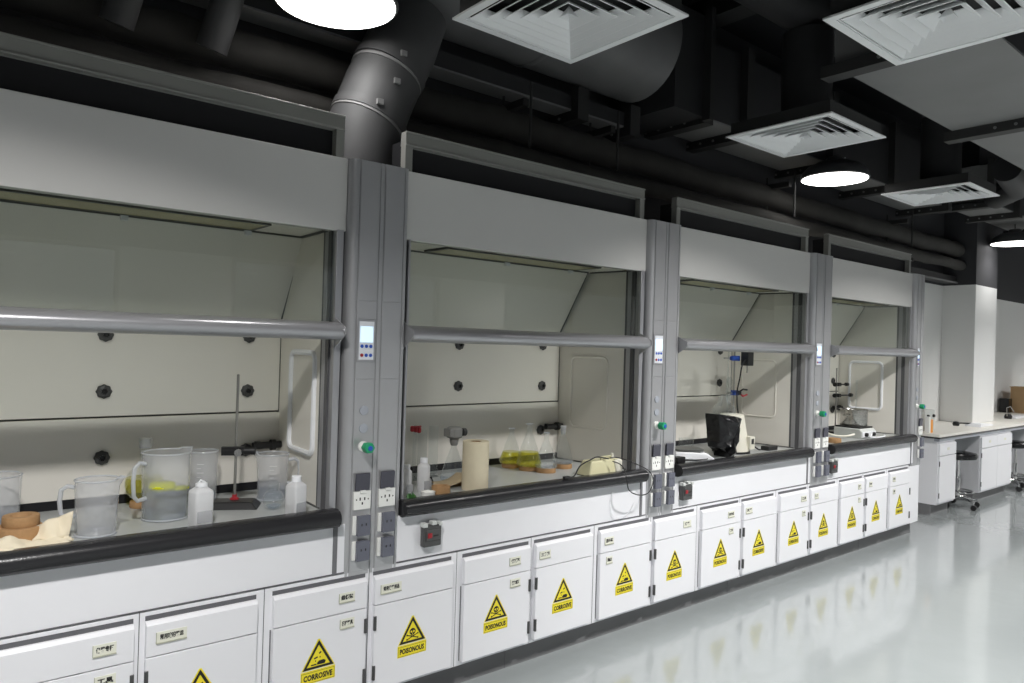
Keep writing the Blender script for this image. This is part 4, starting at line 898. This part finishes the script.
cable('black_cable', [(3.215, 0.25, 1.49), (3.17, 0.25, 1.44), (3.165, 0.26, 1.36), (3.15, 0.27, 1.25), (3.16, 0.26, 1.10), (3.17, 0.2, 0.95), (3.2, 0.12, 0.873), (3.4, 0.2, 0.872)], 0.005, 'black_rubber', 'black cable dropping from the motor box in the balance hood')
b = MB(); b.box(-0.06, 0.06, -0.03, 0.03, 0.0, 0.03, 'knob_black'); single('power_strip', b, 'black power strip on the counter behind the cream heater', 'power strip', (3.30, 0.10, ZC), bevel=0.004)

# hood 4 items
t = thing('hotplate_stirrer', 'white hotplate stirrer under the steel pot, knobs on its front', 'hotplate', (4.76, 0.20, ZC), 0.0)
b = MB(); b.prism([(-0.12, 0.0), (-0.125, 0.055), (-0.10, 0.078), (0.11, 0.078), (0.11, 0.0)], -0.125, 0.125, 'pale_box', 'x'); obj('stirrer_body', b, t, 0.005)
b = MB(); b.box(-0.12, 0.12, -0.128, -0.122, 0.008, 0.055, 'plastic_white'); obj('front_plate', b, t, 0.002)
for kx in (-0.07, 0.06):
    b = MB(); b.lathe([(0.016, 0.0), (0.015, -0.02), (0.0005, -0.022)], 'knob_black', (kx, -0.127, 0.032), 16, 'y'); obj('dial', b, t)
b = MB(); b.box(-0.115, 0.115, -0.10, 0.10, 0.078, 0.09, 'knob_black'); obj('heating_plate', b, t, 0.002)
t = thing('steel_pot', 'polished stainless steel pot standing on the hotplate', 'pot', (4.78, 0.215, ZC + 0.0905))
b = MB(); b.lathe([(0.0005, 0.003), (0.104, 0.003), (0.106, 0.008), (0.106, 0.130), (0.111, 0.132), (0.113, 0.136), (0.109, 0.137), (0.102, 0.128), (0.102, 0.006)], 'steel', seg=40, cap=False); b.lathe([(0.0005, 0.0), (0.102, 0.0), (0.106, 0.006)], 'steel', seg=40, cap=False); obj('pot_wall', b, t)
b = MB(); b.tube([(-0.114, -0.02, 0.095), (-0.139, -0.02, 0.09), (-0.139, 0.02, 0.09), (-0.114, 0.02, 0.095)], 0.005, 'steel', 8); obj('handle', b, t)
cork_ring(4.175, 0.075, 0.05, 0.035, 'cork ring at the left end of the steel pot hood')
t = thing('clamp_stand', 'thin steel stand with black clamps beside the steel pot', 'clamp stand', (4.88, 0.42, ZC))
b = MB(); b.box(-0.10, 0.05, -0.06, 0.06, 0.0, 0.018, 'stand_iron'); obj('stand_base', b, t, 0.004)
b = MB(); b.lathe([(0.006, 0.016), (0.006, 0.56)], 'rod_steel', seg=12); obj('rod', b, t)
for zz, dx in ((0.42, 0.12), (0.325, 0.20)):
    b = MB(); b.box(-0.02, 0.02, -0.035, 0.01, zz - 0.015, zz + 0.015, 'knob_black'); b.tube([(-0.05, -0.02, zz), (dx, -0.03, zz)], 0.006, 'knob_black', 8); b.lathe([(0.018, 0.0), (0.018, 0.02)], 'knob_black', (-0.07, -0.02, zz), 14, 'x'); b.lathe([(0.016, 0.0), (0.016, 0.03)], 'knob_black', (dx - 0.01, -0.03, zz), 14, 'x'); obj('clamp', b, t)
b = MB(); b.lathe([(0.008, 0.0), (0.008, 0.28)], 'labglass', (0.16, -0.10, 0.18), 12, cap=False); obj('thermometer_tube', b, t)
cable('white_hose', [(4.62, 0.40, 1.24), (4.50, 0.38, 1.14), (4.40, 0.34, 1.04), (4.34, 0.28, 0.96), (4.40, 0.22, 0.90), (4.52, 0.16, 0.885), (4.60, 0.12, 0.90)], 0.009, 'cream_pale', 'thick cream hose curling down left of the steel pot', 'hose')
cable('white_cable', [(4.72, 0.035, 0.93), (4.66, 0.01, 0.905), (4.58, -0.02, 0.892), (4.66, -0.04, 0.890), (4.80, -0.03, 0.890), (4.87, 0.0, 0.892)], 0.006, 'plastic_white', 'white cable folded in front of the hotplate')
b = MB(); b.box(-0.055, 0.055, -0.04, 0.04, 0.0, 0.06, 'knob_black'); single('black_case', b, 'small black case left of the hotplate', 'case', (4.28, 0.25, ZC), bevel=0.004)

# ================================================================ white bench and stools
BZ = 0.775; BYF = 0.16
BXS = [(6.42, 6.86, 'two'), (7.56, 8.55, 'two'), (9.30, 10.3, 'two'), (11.05, 12.2, 'two')]
BLAB = ['white bench cabinet nearest the hoods, its side panel in view', 'white double-door bench cabinet between the two stools', 'white bench cabinet right of the second stool', 'white bench cabinet farthest along the wall']
for k, (a, c, _) in enumerate(BXS):
    t = thing('bench_cabinet', BLAB[k], 'cabinet', (a, BYF, 0.0), group='white cabinets under the bench')
    W = c - a
    b = MB(); dp = 0.25 if k == 1 else 0.52
    b = MB(); b.box(0, W, 0.0, dp, 0.10, BZ - 0.05, 'cab_white'); obj('cabinet_body', b, t, 0.002)
    b = MB(); b.box(0.0, W - 0.0, 0.055, dp, 0.0, 0.10, 'plinth'); obj('plinth', b, t)
    nd = 1 if k == 0 else 2; dw = (W - 0.02) / nd
    for q in range(nd):
        x0 = 0.01 + q * dw
        b = MB(); b.box(x0 + 0.002, x0 + dw - 0.002, -0.018, 0.0, 0.12, 0.575, 'cab_white'); do = obj('door', b, t, 0.002)
        b = MB(); hx = x0 + 0.004 if (q == 0) else x0 + dw - 0.004
        for zz in (0.17, 0.48): b.tube([(hx, -0.016, zz), (hx, -0.016, zz + 0.05)], 0.005, 'hinge', 8)
        obj('hinge', b, do)
        b = MB(); b.box(x0 + 0.002, x0 + dw - 0.002, -0.018, 0.0, 0.582, 0.70, 'cab_white'); dr = obj('drawer', b, t, 0.002)
        b = MB(); b.box(x0 + dw / 2 - 0.03, x0 + dw / 2 + 0.03, -0.020, -0.017, 0.63, 0.655, 'card'); obj('label_card', b, dr)
def notch(f): return [(6.38, f), (12.6, f), (12.6, 0.925), (8.825, 0.925), (8.825, 0.415), (8.115, 0.415), (8.115, 0.765), (6.38, 0.765)]
b = MB(); b.prism(notch(BYF - 0.03), BZ - 0.006, BZ + 0.02, 'bench_top', 'z'); b.prism(notch(BYF - 0.032), BZ - 0.022, BZ - 0.006, 'black_nose', 'z')
b.box(6.41, 12.6, BYF - 0.02, BYF + 0.03, BZ - 0.05, BZ - 0.022, 'plug_grey'); b.box(6.41, 6.46, BYF + 0.03, 0.74, BZ - 0.05, BZ - 0.022, 'cab_white')
single('bench_worktop', b, 'long pale worktop with a dark edge on the white bench', 'worktop')
for (xa, xb, lb) in ((6.865, 8.11, 'behind the nearer stool'), (8.83, 12.2, 'behind the farther stool')):
    b = MB(); b.box(xa, xb, 0.70, 0.74, 0.0, BZ - 0.05, 'cab_white'); single('bench_back_panel', b, 'white back panel of the bench knee space, ' + lb, 'panel')

def stool(x, y, label, rz=0.2):
    t = thing('lab_stool', label, 'stool', (x, y, 0), rz, 'black round stools at the bench')
    b = MB(); b.lathe([(0.14, 0.500), (0.165, 0.505), (0.176, 0.525), (0.176, 0.545), (0.165, 0.562), (0.12, 0.570), (0.0005, 0.571)], 'vinyl_black', seg=36); obj('seat', b, t)
    b = MB(); b.lathe([(0.07, 0.488), (0.07, 0.500)], 'stand_iron', seg=20); b.lathe([(0.014, 0.26), (0.014, 0.49)], 'chrome', seg=16); b.lathe([(0.024, 0.09), (0.024, 0.30), (0.018, 0.31)], 'chrome', seg=16); obj('gas_post', b, t)
    b = MB(); R = 0.145; b.tube([(R * math.cos(2 * PI * k / 32), R * math.sin(2 * PI * k / 32), 0.165) for k in range(32)], 0.009, 'chrome', 8, closed=True)
    for k in range(3): a = 2 * PI * k / 3; b.tube([(0.02 * math.cos(a), 0.02 * math.sin(a), 0.165), (R * math.cos(a), R * math.sin(a), 0.165)], 0.006, 'chrome', 8)
    obj('foot_ring', b, t)
    for k in range(5):
        a = 2 * PI * k / 5 + 0.3; ca, sa = math.cos(a), math.sin(a)
        b = MB(); b.tube([(0.015 * ca, 0.015 * sa, 0.105), (0.12 * ca, 0.12 * sa, 0.09), (0.20 * ca, 0.20 * sa, 0.072)], 0.014, 'chrome', 10, rs=[0.017, 0.014, 0.011]); lg = obj('leg', b, t)
        b = MB(); px, py = 0.20 * ca, 0.20 * sa
        b.tube([(px, py, 0.075), (px, py, 0.045)], 0.006, 'chrome', 8)
        for s_ in (-1, 1):
            b.lathe([(0.012, -0.009), (0.026, -0.009), (0.026, 0.009), (0.012, 0.009)], 'black_rubber', (px + s_ * 0.013, py, 0.027), 18, 'x')
        obj('caster', b, lg)
stool(7.12, 0.215, 'black round stool on a chrome five-arm base, nearer of the two at the bench')
stool(8.92, 0.21, 'black round stool at the right edge of the photo, farther one at the bench', 0.8)

# bench items
t = thing('instrument_box', 'small pale instrument box with two dials at the near end of the bench', 'instrument', (6.70, 0.44, BZ + 0.02), 0.0)
b = MB(); b.box(-0.11, 0.15, -0.09, 0.09, 0.0, 0.21, 'pale_box'); obj('instrument_shell', b, t, 0.006)
for kx in (-0.04, 0.10):
    b = MB(); b.lathe([(0.016, 0), (0.014, -0.018), (0.0005, -0.02)], 'knob_black', (kx, -0.09, 0.15), 16, 'y'); obj('dial', b, t)
b = MB(); b.box(-0.02, 0.09, -0.0925, -0.09, 0.03, 0.07, 'plastic_white'); b.box(0.0, 0.05, -0.0935, -0.0925, 0.09, 0.12, 'blue'); obj('front_label', b, t)
b = MB(); b.box(-0.06, 0.06, -0.04, 0.04, 0.21, 0.26, 'pale_box'); obj('top_housing', b, t, 0.01)
b = MB(); b.box(-0.05, 0.05, -0.015, 0.015, 0.0, 0.13, 'orange'); b.box(-0.06, -0.02, -0.02, 0.02, 0.0, 0.16, 'sock_white'); single('orange_carton', b, 'small orange and white carton in front of the instrument box on the bench', 'carton', (6.50, 0.27, BZ + 0.02), bevel=0.002)
t = thing('bench_device', 'flat white device with a black knob lying on the bench before the pier', 'device', (7.80, 0.28, BZ + 0.02), 0)
b = MB(); b.prism([(-0.10, 0.0), (0.30, 0.0), (0.27, 0.02), (-0.06, 0.035)], -0.08, 0.08, 'plastic_white', 'y'); obj('device_body', b, t, 0.004)
b = MB(); b.lathe([(0.03, 0.0), (0.035, 0.02), (0.025, 0.045), (0.0005, 0.05)], 'black_rubber', (-0.17, 0.14, 0), 20); b.tube([(-0.15, 0.13, 0.03), (-0.05, 0.03, 0.03)], 0.008, 'black_rubber', 8); obj('black_bulb', b, t)
t = thing('bench_device', 'small wire-armed black and white device on the far part of the bench', 'device', (9.55, 0.45, BZ + 0.02), 0)
b = MB(); b.box(-0.05, 0.5, -0.07, 0.07, 0.0, 0.025, 'plastic_white'); obj('device_body', b, t, 0.004)
b = MB(); b.lathe([(0.04, 0.0), (0.045, 0.03), (0.03, 0.06), (0.0005, 0.065)], 'black_rubber', (-0.10, 0, 0), 20); obj('black_bulb', b, t)
b = MB(); b.tube([(-0.14, 0, 0.03), (-0.16, 0, 0.14), (-0.02, 0, 0.15), (0.12, 0, 0.08)], 0.005, 'rod_steel', 8); obj('wire_arm', b, t)
b = MB(); b.box(-0.26, 0.26, -0.15, 0.15, 0.0, 0.36, 'cardboard'); b.box(-0.26, 0.26, -0.152, -0.15, 0.17, 0.19, 'paper_tan'); b.box(-0.27, -0.02, -0.16, 0.16, 0.36, 0.37, 'cardboard'); single('cardboard_box', b, 'brown cardboard box on the far end of the bench', 'box', (11.03, 0.66, BZ + 0.02), bevel=0.004)
b = MB(); b.box(-0.07, 0.07, -0.06, 0.06, 0.0, 0.20, 'black_plastic'); single('black_case', b, 'black case beside the brown cardboard box on the bench', 'case', (10.68, 0.84, BZ + 0.02), bevel=0.006)
